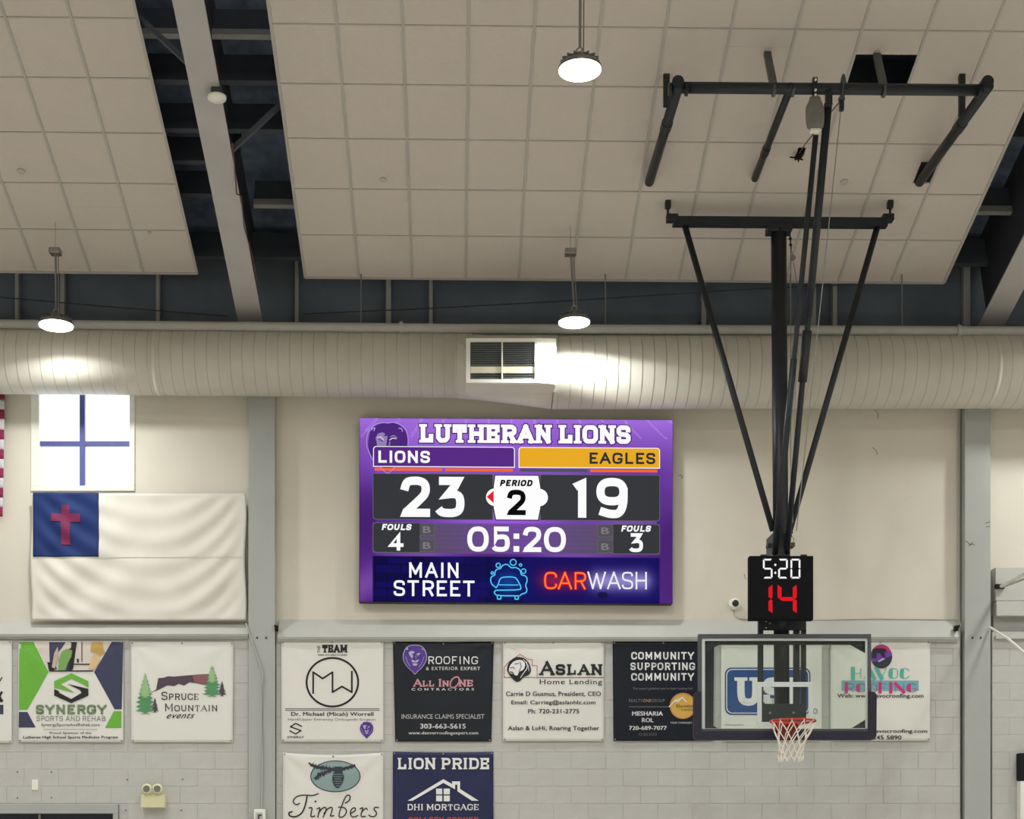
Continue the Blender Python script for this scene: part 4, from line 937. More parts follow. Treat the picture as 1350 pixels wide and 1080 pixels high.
for (x0, dr) in ((552.5, 1), (787.5, -1)):
    for y0 in (690, 711):
        q = [(x0, y0), (x0+20.5, y0), (x0+19.5, y0+15.5), (x0+.5, y0+15.5)] if dr > 0 else [(x0+.3, y0), (x0+20.5, y0), (x0+20, y0+15.5), (x0+1.3, y0+15.5)]
        cv.put('bonus_edge', Shp().poly([(a+(.7 if a > x0+10 else -.7), b+(.7 if b > y0+5 else -.7)) for a, b in q]), Ebe, 2, step=.0028); cv.put('bonus_box', Shp().poly(q), Ebx, 3); cv.put('bonus_letter', text('B', x0+5, y0+3.7, x0+15.5, y0+12.5, bold=.03), Ebt, 4)
for d, x0, x1 in (('0', 616, 644.3), ('5', 648, 672), ('2', 689, 713.5), ('0', 717, 746)): cv.put('clock_digit', glyphs(d, x0, 693.5, x1, 726.7, .19, smooth=3), Ew, 4)
cv.put('clock_colon', Shp().rect(677, 702.5, 684.5, 709.5).rect(677, 719, 684.5, 726.5), Ew, 4)
cv.put('advert_lettering', glyphs('MAIN', 538, 741.5, 605.5, 761.5, .15, gap=.18, smooth=2), Ew, 4); cv.put('advert_lettering', glyphs('STREET', 519, 765, 626, 785.8, .15, gap=.14, smooth=2), Ew, 4)
cv.put('neon_halo', glyphs('CAR', 717, 752.3, 773, 776, .16, gap=.02, smooth=2), Enr, 3); cv.put('neon_lettering', glyphs('CAR', 717.8, 753, 772.2, 775.3, .075, gap=.1, smooth=2), E('neon amber', (255, 140, 60)), 4)
cv.put('neon_lettering', glyphs('WASH', 774.5, 752, 854, 775, .10, gap=.1, smooth=2), Elw, 4)
def carwash(wd):
    s = Shp()
    s.stroke(chaikin([(653.3, 773.5), (647.5, 769), (646.5, 762), (649, 758.5), (652.5, 758), (652.5, 752), (656.5, 749), (660, 749), (662, 744.5), (669, 742.5), (673.7, 748.2), (680, 746.8), (686, 750.5), (687, 757.5), (693, 757.8), (695.5, 763.5), (692.3, 771.5), (695, 775.5), (693.5, 780.8), (688.3, 781.8), (685, 784.6)], 2), wd, 0)
    s.stroke(chaikin([(653.3, 774.6), (656.5, 771), (659, 762), (664, 759.8), (678.6, 759.8), (682, 763.5), (687, 773), (686, 776.8), (654, 777.4)], 1), wd, 0)
    s.stroke(chaikin([(654, 777.2), (651, 780), (654.5, 784.6), (684, 784.6)], 1), wd, 0).stroke([(658, 770.3), (683, 770.3)], wd*.8)
    for a in (655.5, 678.6): s.stroke([(a, 784.6), (a+.5, 789), (a+4.5, 789), (a+5, 784.6)], wd, 0)
    for (x, y, r) in ((656.8, 744.6, 2.9), (676.5, 740.5, 4), (686.3, 743.8, 1.6), (649, 754.7, 1.6), (690.2, 752, 3)): s.ring(x, y, r, r, wd*.9, 14)
    return s
cv.put('neon_halo', carwash(2.0), Ecd, 3); cv.put('neon_car', carwash(.95), Ecy, 4)

# ------------------------------------------------------------------ flags
Yf = 17.52
def flag_warp(x, y):
    u = (x-44)/277; v = (y-651)/166
    e = min(1, min(u, 1-u)*12)*min(1, .3+min(v, 1-v)*9)
    f = .011*math.sin(2*math.pi*(5.2*(v-.55*(1-(2*u-1)**2))+.35*math.sin(5*u)))*(.35+.65*abs(2*u-1))
    f += .007*math.sin(2*math.pi*(3.1*u+2.4*v)+1.1)*math.exp(-((u-.2)/.3)**2)+.004*math.sin(17*u+9*v)+.003*math.sin(31*u-13*v)
    f += .009*math.sin(2*math.pi*(4*(1-u)-3*v))*math.exp(-((u-.9)/.16)**2-((v-.85)/.3)**2)
    return .026+f*e*1.35
fl = thing('christian_flag', 'large white flag with blue corner and red cross spread on the wall under the window', 'flag', P(183, 819, Yf))
def cloth(root, name, x0, y0, x1, y1, Y, warp, m, nx, ny, off=0, edge=None, sub=None):
    bm = B(); g = []
    for j in range(ny+1):
        row = []
        for i in range(nx+1):
            u = i/nx; v = j/ny; x = x0+(x1-x0)*u; y = y0+(y1-y0)*v
            if edge: x, y = edge(x, y, u, v)
            row.append(bm.verts.new(Vector((PX(x, Y), Y-warp(x, y)-off, PZ(y, Y)))))
        g.append(row)
    for j in range(ny):
        for i in range(nx): bm.faces.new((g[j][i], g[j+1][i], g[j+1][i+1], g[j][i+1]))
    r = bmesh.ops.extrude_face_region(bm, geom=bm.faces[:])
    for v in [q for q in r['geom'] if isinstance(q, bmesh.types.BMVert)]: v.co.y += .003
    bmesh.ops.recalc_face_normals(bm, faces=bm.faces)
    return obj(name, bm, m, root, True)
cloth(fl, 'field', 42, 651, 324, 818, Yf, flag_warp, M_cloth, 94, 56, edge=lambda x, y, u, v: (x+1.2*math.sin(9*v), y+1.0*math.sin(3.14*u)*(v-.5)*2*(1 if v > .5 else -1)*(.6)))
cloth(fl, 'canton', 44.5, 650.5, 131, 735, Yf, flag_warp, M_canton, 36, 34, off=.008)
cvf = Canvas(fl, Yf, flag_warp, cut=4)
s = Shp().poly([(82, 667), (93, 667), (93, 678), (107, 679), (107, 689), (93.5, 689), (93.5, 719), (81.5, 719), (81.5, 689), (68, 688), (69, 677.5), (82, 678)]); cvf.put('cross', s, M_cross, 5)
s = Shp().rect(44, 734.5, 321, 735.8); cvf.put('seam', s, mat('seam thread', (216, 214, 204), .8), 2)
# striped flag at the far left edge
uf = thing('striped_flag', 'red and white striped flag cut off by the left edge', 'flag', P(-30, 683, Yf))
Mred = mat('red stripe nylon', (134, 44, 72), .7, var=.08, scale=5); Mwh = mat('white stripe nylon', (206, 204, 206), .7)
ys = [515, 528, 540.5, 553, 567, 580, 593, 605.5, 618, 630.5, 643.5, 656.5, 669, 681.5]
for k in range(13):
    y0, y1 = ys[k], ys[k+1]; xe = 6.8-(y0-515)/165*3
    cloth(uf, 'stripe', -95, y0, xe, y1, Yf, lambda x, y: .02+.01*math.sin(x/9+y/60), Mred if k % 2 == 0 else Mwh, 30, 3)

# ------------------------------------------------------------------ banners
def banner(name, label, x0, y0, x1, y1, m, seed, amp=1.0, sag=0, taper=0, Y=17.49):
    rnd = random.Random(seed); ph = [rnd.uniform(0, 6.28) for _ in range(5)]; W = x1-x0; Hh = y1-y0
    def warp(x, y):
        u = (x-x0)/W; v = (y-y0)/Hh
        rl_ = math.hypot(u, v)+.05; rr_ = math.hypot(1-u, v)+.05; tl = math.atan2(v, u); tr = math.atan2(v, 1-u)
        f = .006*math.sin(9*tl+ph[0])*math.exp(-1.6*rl_)+.006*math.sin(9*tr+ph[1])*math.exp(-1.6*rr_)
        f += .003*math.sin(5*u+ph[2])*math.sin(4*v+ph[3])+.0015*math.sin(13*u+ph[4]+6*v)
        return (.012+f*amp)
    def edge(x, y, u, v):
        if v < .02: y += sag*math.sin(math.pi*u)
        return x+taper*v*(1-2*u), y+ sag*math.sin(math.pi*u)*max(0, 1-v*3)*(0 if v < .02 else 1)
    root = thing('banner', label, 'banner', P((x0+x1)/2, y1, Y))
    cloth(root, 'vinyl_sheet', x0, y0, x1, y1, Y, warp, m, 30, 30, edge=edge)
    bm = B()
    for (a, b) in ((x0+2.2, y0+2), (x1-2.2, y0+2), ((x0+x1)/2, y0+2+sag), (x0+2.2+taper, y1-2), (x1-2.2-taper, y1-2)):
        lathe(bm, Vector((PX(a, Y), Y-warp(a, b)-.002, PZ(b, Y))), [(.010, 0), (.010, -.004)], 8, 'y')
    obj('grommet', bm, M_steel, root)
    return root, Canvas(root, Y, warp, cut=9)
# partial banner
root, cv = banner('banner', 'white banner cut off by the left edge with dark letter ends and a navy block', -117, 845, 16, 980, M_vinyl_w, 1)
s = Shp().stroke([(-3, 904), (3.2, 893)], 1.5, 0).stroke([(-4, 911), (3, 926)], 3.5, 0).stroke([(-4, 926), (3, 912)], 3, 0).rect(-2, 922.5, 4.5, 925.5); cv.put('letter_mark', s, I_k)
cv.put('navy_block', Shp().rect(-60, 929.5, 5, 942), I_nv)
# synergy
root, cv = banner('banner', 'banner with green and navy wedges and the word Synergy below a green and black emblem', 24.5, 845.5, 163, 979, M_vinyl_w, 2, .8)
cv.put('green_wedge', Shp().poly([(26, 846.5), (44.5, 846.5), (64.5, 886.5), (36.5, 936), (25.5, 936)]), I_gr); cv.put('green_wedge', Shp().poly([(150.5, 938), (160.5, 938), (160.5, 960), (139, 960)]), I_gr)
cv.put('navy_wedge', Shp().poly([(147.5, 846.5), (163, 846.5), (161, 935.5), (151.5, 935.5), (124.5, 886.5)]), I_nv); cv.put('navy_wedge', Shp().poly([(25.5, 939), (36.5, 939), (47.5, 959.5), (25, 959.5)]), I_nv)
cv.put('photo_ground', Shp().poly([(47, 847), (145.5, 847), (123.5, 885.5), (65.5, 885.5)]), ink('photo pale', (214, 206, 198)), 1)
s = Shp().poly([(65.5, 847), (87, 847), (82, 855), (76, 862), (73, 876), (66, 874)]); s.poly([(88, 858), (93, 855), (99, 857), (96, 884.5), (86, 884)]); cv.put('photo_leg', s, I_nv, 2)
cv.put('photo_tool', Shp().poly([(95, 847), (102, 847), (97, 882), (91, 884)]).poly([(63, 873), (70, 875), (76, 882), (70, 884.5), (65, 884)]).rect(98, 875.5, 121, 877).rect(65.5, 884.3, 123.6, 885.8).rect(102, 869, 104.5, 874).rect(108, 847, 109.2, 873), I_k, 3)
cv.put('photo_shoe', Shp().poly([(78, 872), (82, 860), (88, 856), (96, 858), (95, 866), (90, 875), (87, 884), (77, 884.5)]), ink('shoe green', (124, 164, 96)), 4)
cv.put('photo_shin', Shp().poly([(72, 862), (77, 853), (78, 866), (73, 882), (69, 880)]), ink('tan grey', (190, 176, 160)), 4)
cv.put('photo_hand', Shp().poly([(121, 847), (136, 847), (137, 857), (139, 861), (131, 866), (126, 860), (120, 860)]), ink('ochre hand', (188, 160, 88)), 3)
cv.put('photo_hand', Shp().poly([(124, 862), (131, 864), (133, 872), (124.5, 883), (117, 882), (121, 870)]), I_sk, 3)
cv.put('emblem', Shp().poly([(72, 898.5), (94.5, 888), (117, 898.5), (117, 907), (110, 902.5), (94.5, 895), (80, 902), (100, 914), (72, 907)]), I_gr, 2)
cv.put('emblem', Shp().poly([(72, 909), (78, 911.5), (79, 914), (94.5, 922), (108, 914), (106, 910), (89, 902), (117, 908.5), (117, 917.5), (94.5, 927.5), (72, 917.5)]), I_k, 2)
cv.put('lettering', glyphs('SYNERGY', 47.5, 929.5, 141, 942.2, .24, gap=.1, smooth=1), I_gr2, 2)
cv.put('lettering', glyphs('SPORTS AND REHAB', 48.5, 944.5, 139.5, 951, .11, gap=.16, smooth=1), I_gy, 2); cv.put('lettering', text('SynergySportsAndRehab.com', 55, 954, 132, 958.8, bold=.01), I_gr2, 2)
cv.put('lettering', text('Proud Sponsor of the', 66, 965, 121, 969, bold=.015), I_gy, 2); cv.put('lettering', text('Lutheran High School Sports Medicine Program', 31, 970.5, 156, 975, bold=.03), I_nv, 2); cv.put('rule', Shp().rect(58, 961.8, 129, 962.3), I_gr2, 2)
# spruce mountain
root, cv = banner('banner', 'white banner with spruce trees, a dark mesa and the words Spruce Mountain events', 172.5, 846.5, 308, 979, M_vinyl_w, 3, 1.2, taper=1)
def spruce(cx, y0, y1, hw, seed):
    r = random.Random(seed); L_, R_ = [], []; n = 9
    for k in range(n):
        t = (k+1)/n; y = y0+(y1-y0)*t*.93; wv = hw*t**.85*(.85+.3*r.random())
        L_ += [(cx-wv*.45, y-(y1-y0)*.05), (cx-wv, y+r.uniform(-.3, .6))]; R_ += [(cx+wv*.45, y-(y1-y0)*.05), (cx+wv, y+r.uniform(-.3, .6))]
    return Shp().poly([(cx, y0)]+R_+[(cx+.8, y1-1), (cx+hw*.5, y1+1.5), (cx, y1+.3), (cx-hw*.5, y1+1.5), (cx-.8, y1-1)]+L_[::-1])
cv.put('mesa', Shp().poly([(197.5, 914.5), (206, 909.5), (209, 894.5), (216, 894), (222, 892), (230, 892.5), (240, 891.5), (252, 890.5), (262, 889.5), (276, 889), (275, 902), (268, 903), (258, 901), (250, 900), (243, 904.5), (236, 902), (230, 905), (221, 904), (210, 909.5)]), I_mt)
cv.put('mesa_shade', Shp().poly([(254, 890.6), (262, 889.7), (276, 889.2), (275, 901.5), (268, 902.5), (257, 900.5)]), I_mt2, 2)
cv.put('spruce_tree', spruce(192, 887, 941, 14, 1), I_tr1, 2); cv.put('spruce_tree', spruce(280, 878, 918, 14, 2), I_tr1, 3)
cv.put('spruce_top', spruce(192, 887.5, 920, 9.5, 1), I_tr2, 3); cv.put('spruce_top', spruce(280, 878.5, 900, 8, 2), I_tr2, 4)
cv.put('small_spruce', spruce(204.5, 920, 939, 6, 3), I_mt, 1); cv.put('small_spruce', spruce(293, 898, 917.5, 6, 4), I_mt, 1)
cv.put('lettering', glyphs('Spruce', 213, 912.5, 262.5, 923, .12, .1, .05, thin=.5, smooth=2), I_k, 2); cv.put('lettering', glyphs('Mountain', 217, 928, 287, 938, .12, .1, .05, thin=.5, smooth=2), I_k, 2)
cv.put('lettering', text('events', 220, 941, 257, 947.5, bold=.004, shear=.6, space=1.1), I_k, 2)
# the team
root, cv = banner('banner', 'white banner with a large MW monogram in a black circle', 371, 845.5, 505.5, 978.5, M_vinyl_w, 4, .8)
cv.put('lettering', glyphs('TEAM', 425, 850.5, 458, 860.8, .24, .16, .14, gap=.1), I_k); s = text('THE', 0, 0, 9.5, 4); s.v = [(418.5+y, 861-x) for x, y in s.v]; cv.put('lettering', s, I_k)
cv.put('lettering', text('WHEN YOU NEED TO LEARN', 419, 862.8, 457.5, 865, bold=.02), I_k)
cv.put('monogram', Shp().ring(438.3, 899.8, 34, 32, 2.6, 56).stroke([(413, 914), (413, 886.5), (425.5, 895), (438.5, 886.5), (438.5, 913), (451, 905.5), (464, 913), (464, 886)], 2.3, 1), I_k)
cv.put('rule', Shp().rect(376, 934.2, 500.5, 935.2).rect(376, 936.3, 500.5, 937.3), I_gy)
cv.put('lettering', text('Dr. Michael (Micah) Worrell', 384, 939, 492.5, 945.8, bold=.022), I_ch); cv.put('lettering', text('Hand/Upper Extremity Orthopedic Surgeon', 380, 947, 495, 951.5), I_gy)
cv.put('small_emblem', Shp().stroke([(397.5, 957.8), (390, 954), (383, 958.5), (397, 963.5), (390, 968), (382.5, 964)], 1.6), I_k); cv.put('lettering', text('SYNERGY', 379, 970.8, 401, 973.5, bold=.02), I_k)
def lion_shield(cv, cx, cy, k, outline=False, ly=1):
    pts = chaikin([(-14, -10), (-9, -17), (0, -18.5), (9, -17), (14, -10), (15, 0), (10, 9), (3, 15), (0, 19), (-3, 15), (-10, 9), (-15, 0)], 1, True); T = lambda q, f=1: [(cx+x*k*f, cy+y*k*f) for x, y in q]
    if outline: cv.put('shield_outline', Shp().poly(T(pts, 1.06)), I_pu2, ly)
    cv.put('lion_shield', Shp().poly(T(pts)), I_pu, ly+1)
    Q = lambda q: T([((x-239)/7.6, (y-215)/7.6) for x, y in q]); s = Shp()
    for q in ([(176, 145), (205, 128), (238, 140), (226, 160), (205, 158), (222, 178), (214, 206), (200, 192), (184, 168)], [(252, 160), (292, 149), (286, 166), (262, 172)], [(203, 214), (222, 222), (238, 218), (256, 222), (282, 212), (268, 240), (240, 247), (212, 240)],
              [(213, 256), (238, 251), (267, 256), (255, 275), (226, 275)], [(147, 112), (165, 97), (176, 122), (160, 118)], [(300, 110), (318, 108), (322, 124)]): s.poly(Q(q))
    for q in ([(150, 190), (165, 240), (195, 285)], [(328, 190), (312, 240), (280, 290)], [(205, 178), (212, 184)], [(262, 182), (276, 178)], [(248, 180), (252, 208)]): s.stroke(Q(q), .5*k)
    cv.put('lion_face', s, I_pu2, ly+2)
    cv.put('lion_nose', Shp().poly(Q([(222, 215), (258, 215), (240, 230)])).stroke(Q([(240, 228), (240, 246)]), .6*k), I_pu, ly+3)
lion_shield(cv, 483.5, 963, .6)
# roofing
root, cv = banner('banner', 'black banner reading Roofing and All In One beside a purple lion shield', 518, 845.5, 651, 978, M_vinyl_k, 5, 1.3, sag=1.5, taper=3.2)
lion_shield(cv, 547, 870, 1.02, True)
cv.put('lettering', glyphs('ROOFING', 563.8, 865.8, 630, 876, .13, gap=.2, smooth=2), I_w); cv.put('lettering', text('& EXTERIOR EXPERT', 561.5, 879.5, 633, 884, bold=.02, space=1.2), I_w)
cv.put('lettering', glyphs('All In', 545, 895.5, 592, 905.7, .22, .14, .1, gap=.04, thin=.7), I_pk, 2); cv.put('lettering', glyphs('ne', 604.5, 894, 624, 905.7, .22, .14, .1, gap=.04, thin=.7), I_pk, 2)
s = Shp(); n = 24
ring_ = [(599.5+5.5*math.cos(2*math.pi*k/n)-2.5*math.sin(2*math.pi*k/n), 900+7*math.sin(2*math.pi*k/n)) for k in range(n+1)]; s.stroke([(x+0, y) for x, y in ring_], 2, 0); cv.put('lettering', s, I_pk, 3)
cv.put('lettering', text('CONTRACTORS', 542.5, 907.5, 625, 910.8, bold=.03, space=1.7), I_w)
cv.put('lettering', text('INSURANCE CLAIMS SPECIALIST', 529.5, 942, 638.5, 948, bold=.006), I_w); cv.put('lettering', text('303-663-5615', 554, 954.5, 614, 961, bold=.03), I_w); cv.put('lettering', text('www.denverroofingexpert.com', 538.5, 964.5, 630.5, 969.8, bold=.025), I_w)
# aslan
root, cv = banner('banner', 'white banner reading Aslan Home Lending with a black lion and red house outline', 663, 846, 796, 977.5, M_vinyl_w, 6, 1.0)
cv.put('house_outline', Shp().stroke([(708, 893.5), (664.5, 893.5), (664.5, 880), (671, 873), (685.5, 863), (697, 870), (701.5, 870), (701.5, 878), (708, 878), (708, 893.5)], .8, 0).rect(708, 893.2, 795.5, 894.2), I_rd)
cv.put('lion_mane', Shp().poly(chaikin([(668, 884), (669.5, 876), (675, 869), (683, 866), (692, 868), (698, 875), (700.5, 884), (698, 890), (690, 893), (686, 898), (681.5, 900), (677, 897), (673, 892), (670, 888)], 1, True)), I_k, 2)
cv.put('lion_face', Shp().poly(chaikin([(670.5, 884), (672, 878), (678, 871.5), (688, 870), (693, 876), (690, 884), (684, 886), (682, 892), (676, 889), (671.5, 888)], 1, True)), I_w, 3)
cv.put('lion_line', Shp().stroke([(673, 881), (676, 880), (678, 882)], .9).stroke([(679, 876), (684, 875)], .9).stroke([(672, 886.5), (675, 886.5), (677, 889)], 1.2).stroke([(684, 886), (687, 880), (686, 874)], .8).poly([(671, 888), (677, 889.5), (681, 895), (676, 893)]), I_k, 4)
cv.put('mane_line', Shp().stroke(chaikin([(694, 873), (695.5, 881), (690, 888), (686, 894)], 1), .9).stroke([(690, 870), (696.5, 878), (697, 885)], .7), I_w, 4)
cv.put('lettering', glyphs('Aslan', 711.5, 872, 794, 890.5, .21, .14, .12, gap=.1, thin=.7), I_k, 2); cv.put('lettering', text('Home Lending', 711.5, 896, 793.5, 904.5, bold=.004, space=1.1), I_ch, 2)
for t, q in (('Carrie D Gusmus, President, CEO', (667, 912, 792, 919)), ('Email: Carrieg@aslanhlc.com', (674, 923.5, 785, 930.5)), ('Ph: 720-231-2775', (696, 935.2, 763.5, 941)), ('Aslan & LuHi, Roaring Together', (669.5, 957.5, 790, 964.8))): cv.put('lettering', text(t, *q, bold=.02), I_nv if 'C' in t[:1] or 'P' in t[:1] else I_ch, 2)
# community
root, cv = banner('banner', 'black banner reading Community Supporting Community with a gold disc', 807.5, 846, 941, 977, M_vinyl_k2, 7, .5, taper=1)
for t, y in (('COMMUNITY', 860), ('SUPPORTING', 873.9), ('COMMUNITY', 887.8)): cv.put('lettering', glyphs(t, 832 if t[0] == 'C' else 831, y, 914.5 if t[0] == 'C' else 916, y+9.9, .2, gap=.16, smooth=2), I_w)
cv.put('lettering', text("The expert guidance you've been looking for!", 834, 906.5, 913, 910.3), I_gy); cv.put('lettering', text('REALTY', 829, 922, 847, 926), I_gy); cv.put('lettering', text('ONE', 847.5, 922, 858, 926), I_go2); cv.put('lettering', text('GROUP', 858.5, 922, 876, 926), I_gy); cv.put('rule', Shp().rect(829, 931.8, 882, 932.6), I_gy)
cv.put('gold_disc', Shp().ell(900, 931, 17.3), I_go, 1); cv.put('disc_edge', Shp().ring(900, 931, 16.7, 16.7, 1.2), I_go2, 2)
cv.put('mountain_mark', Shp().stroke([(882, 932), (891, 922.5), (890, 926), (895, 921.5)], 1.3).stroke([(893, 926), (899, 919.5), (904.5, 926)], 1.3), I_w, 2)
cv.put('lettering', text('Elevation', 891.5, 929, 916, 933), I_ch, 3); cv.put('lettering', text('Lending', 898, 934.5, 917, 938), I_ch, 3)
cv.put('lettering', text('MESHARIA', 833, 938.2, 873.8, 944, bold=.04), I_w); cv.put('lettering', text('ROL', 846, 946.8, 861.3, 952.6, bold=.04), I_w); cv.put('lettering', text('720-689-7077', 829, 957.3, 879, 962.8, bold=.04), I_w)
cv.put('lettering', text('YOUR COMMUNITY AND', 883.5, 952, 920, 954.6, bold=.02), I_w); cv.put('lettering', text('REAL ESTATE', 848, 966.7, 865.7, 970.6, bold=.02), I_gy); cv.put('small_mark', Shp().ring(844, 968.7, 1.8, 1.8, .5, 12), I_gy)
# USI
root, cv = banner('banner', 'white banner with a blue rounded USI logo seen through the backboard glass', 950.5, 846, 1083, 977.5, M_vinyl_w, 8, .8)
cv.put('logo_ground', Shp().rrect(955.3, 880.5, 1068, 943, 9), I_bl, 1); cv.put('logo_line', Shp().rrect(957, 882.3, 1066.3, 941.2, 8), I_w, 2); cv.put('logo_ground', Shp().rrect(958.3, 883.6, 1065, 939.9, 7), I_bl, 3)
cv.put('logo_lettering', glyphs('USI', 969, 893.5, 1052, 931, .26, .2, .12, gap=.06, smooth=2), I_w, 4); cv.put('lettering', text('www.usi.com', 955, 954.5, 980, 957), I_gy)
# havoc
root, cv = banner('banner', 'white banner reading Havoc Roofing in teal and magenta right of the backboard', 1094.5, 845.5, 1226, 977, M_vinyl_w, 9, .8)
cv.put('round_badge', Shp().ell(1161.5, 866, 14.3, 15.8, 32), I_vi, 1); cv.put('badge_sky', Shp().poly([(1161.5+14*math.cos(a), 866-15.5*math.sin(a)) for a in [math.pi*(.14+.72*k/14) for k in range(15)]]), I_mg, 2)
cv.put('badge_roof', Shp().poly([(1161.5+14.1*math.cos(a), 866+15.6*math.sin(a)) for a in [math.pi*(-.02+.86*k/16) for k in range(17)]]), I_ch, 3); cv.put('badge_worker', Shp().poly([(1149, 868), (1150, 856), (1156, 855), (1166, 855.5), (1169, 858), (1165.5, 860.5), (1166, 867), (1163.5, 867), (1160, 860.5), (1155, 861), (1155, 868)]), I_k, 4); cv.put('badge_cloth', Shp().poly([(1156, 872.5), (1163, 868), (1166, 869.5), (1158, 873.5)]), I_pu2, 5)
cv.put('lettering', glyphs('HAVOC', 1122, 881, 1198.5, 895.5, .13, gap=.1, smooth=2, deco=True), I_te, 2)
cv.put('name_bar', Shp().rect(1109, 897.7, 1210.5, 911), I_tb, 1); cv.put('lettering', glyphs('ROOFING', 1112.5, 901, 1208, 913.5, .13, gap=.1, smooth=2, deco=True), I_mg, 2)
cv.put('lettering', text('Web: www.havocroofing.com', 1103.5, 915, 1217, 921.8, bold=.02), I_ch, 2); cv.put('lettering', text('Email: info@havocroofing.com', 1096, 961.5, 1222, 968, bold=.02), I_ch, 2); cv.put('lettering', text('720 345 5890', 1132, 969.8, 1188, 975.5, bold=.02), I_ch, 2)
# timbers
root, cv = banner('banner', 'white banner with a pine cone oval above the script word Timbers', 373, 992.5, 505.5, 1126, M_vinyl_w, 10, 1.8, sag=3)
cv.put('oval', Shp().ell(442.3, 1023.7, 33.2, 21), I_k, 1); cv.put('oval_ground', Shp().ell(442.3, 1023.7, 32, 19.9), I_se, 2)
s = Shp(); r_ = random.Random(3)
br_ = [(411, 1009), (420, 1012), (430, 1013), (441, 1015), (450, 1015), (460, 1012), (467, 1010)]; s.stroke(br_, 3.4); s.stroke([(441, 1014), (430, 1018), (422, 1022), (416, 1026)], 2.6); s.poly([(441, 1011), (450, 1011), (452, 1020), (441, 1020)]); s.stroke([(411, 1009), (408, 1006.5)], 2)
for q in (br_, [(441, 1014), (430, 1018), (422, 1022), (416, 1026)]):
    for k in range(110):
        i_ = r_.randrange(len(q)-1); t = r_.random(); x = q[i_][0]*(1-t)+q[i_+1][0]*t; y = q[i_][1]*(1-t)+q[i_+1][1]*t; a = r_.uniform(0, 6.28); l = r_.uniform(2, 4.2)
        s.stroke([(x, y), (x+l*math.cos(a)*.8, y+l*math.sin(a))], .75)
cv.put('pine_branch', s, I_ch, 3)
cv.put('pine_cone', Shp().poly(chaikin([(440, 1018), (451, 1017), (454.5, 1024), (452, 1033), (445.5, 1041), (439.5, 1035), (438, 1026)], 1, True)), I_ch, 4)
s = Shp()
for k in range(6):
    for j in range(-2, 3):
        x = 446+j*2.9+(k % 2)*1.4; y = 1021+k*3
        if abs(x-446) < 6.5-k*.5: s.stroke([(x-1.1, y), (x, y+1), (x+1.1, y)], .5)
cv.put('cone_scales', s, I_se, 5)
def spl(p, w=1.0): return Shp().stroke(chaikin(p, 2), w, 1)
def tp(p): return [(365+x/9, 985+y/9) for x, y in p]
s = Shp()
for p, wd in (([(270, 670), (235, 690), (195, 665), (200, 620), (250, 580), (340, 570), (430, 580), (490, 555)], 1.5), ([(360, 590), (340, 700), (300, 790), (220, 835), (150, 820), (140, 780), (180, 770)], 1.9), ([(385, 725), (425, 715), (405, 800), (410, 835), (450, 820)], 1.6),
              ([(480, 735), (520, 715), (500, 780), (490, 832)], 1.5), ([(495, 790), (540, 725), (590, 712), (580, 780), (550, 832)], 1.5), ([(560, 790), (610, 725), (665, 712), (650, 780), (630, 825), (675, 815)], 1.5),
              ([(815, 665), (860, 640), (875, 590), (850, 565), (815, 590), (770, 700), (735, 800), (745, 840), (800, 825), (835, 760), (800, 715), (735, 715)], 1.5), ([(885, 785), (940, 750), (925, 715), (880, 740), (870, 800), (900, 838), (960, 815)], 1.5),
              ([(990, 735), (1030, 715), (1000, 790), (1000, 830), (1050, 825)], 1.5), ([(1010, 770), (1060, 720), (1075, 745)], 1.3), ([(1205, 720), (1160, 715), (1150, 745), (1190, 780), (1170, 825), (1120, 830), (1095, 810)], 1.5)):
    cv.put('script_letter', spl(tp(p), wd), I_k, 2)
s.ell(365+460/9, 985+648/9, 1.4, 1.4, 10); cv.put('script_dot', s, I_k, 2)
# lion pride
root, cv = banner('banner', 'navy banner reading Lion Pride above a white house outline', 518, 991.5, 650.5, 1126, M_navy, 11, 1.0, sag=.8)
cv.put('lettering', glyphs('LION PRIDE', 524, 999.5, 645, 1014.5, .2, .14, .11, gap=.12, smooth=1), I_w, 2)
cv.put('roof_mark', Shp().poly([(537.5, 1056), (584.5, 1027.5), (596, 1034), (596, 1030.5), (606.5, 1030.5), (606.5, 1040.5), (631, 1056), (622, 1056), (603, 1043.5), (603, 1034.8), (600, 1034.8), (600, 1041), (584.5, 1032.5), (544, 1056)]), I_w, 2)
cv.put('window_mark', Shp().rect(575, 1040, 583, 1047.5).rect(585, 1040, 593, 1047.5).rect(575, 1049, 583, 1056.7).rect(585, 1049, 593, 1056.7), I_w, 2)
cv.put('lettering', glyphs('DHI MORTGAGE', 537, 1060.3, 631.5, 1068.5, .19, .12, .07, gap=.12, thin=.5, smooth=1), I_w, 2); cv.put('lettering', glyphs('COLLEEN CORNER', 538.5, 1077.5, 630.5, 1086, .22, 0, .1), I_rd, 2)

# ------------------------------------------------------------------ small wall fittings
ec = thing('emergency_light', 'cream emergency light box with two round lamp heads on the block wall', 'light', P(201, 1064, 17.4))
Mcr = mat('cream plastic', (222, 220, 182), .5, var=.02)
fbox('battery_box', 185.5, 1047.5, 217, 1065, 17.38, YB, Mcr, ec, .006)
for x in (194.3, 208.3):
    c = P(x, 1040.5, 17.38); sg = 1 if x > 200 else -1
    bm = B(); lathe(bm, c, [(.045, -.05), (.062, -.03), (.055, .02), (.03, .05)], 20, 'y'); obj('lamp_head', bm, Mcr, ec, True)
    bm = B(); lathe(bm, c, [(.04, -.053), (.04, -.051)], 20, 'y'); obj('lens', bm, mat('grey lens', (120, 122, 112), .2), ec)
    bm = B(); tube(bm, [c+Vector((0, .01, -.03)), c+Vector((sg*-.005, .02, -.075))], .012, 8); obj('swivel', bm, Mcr, ec)
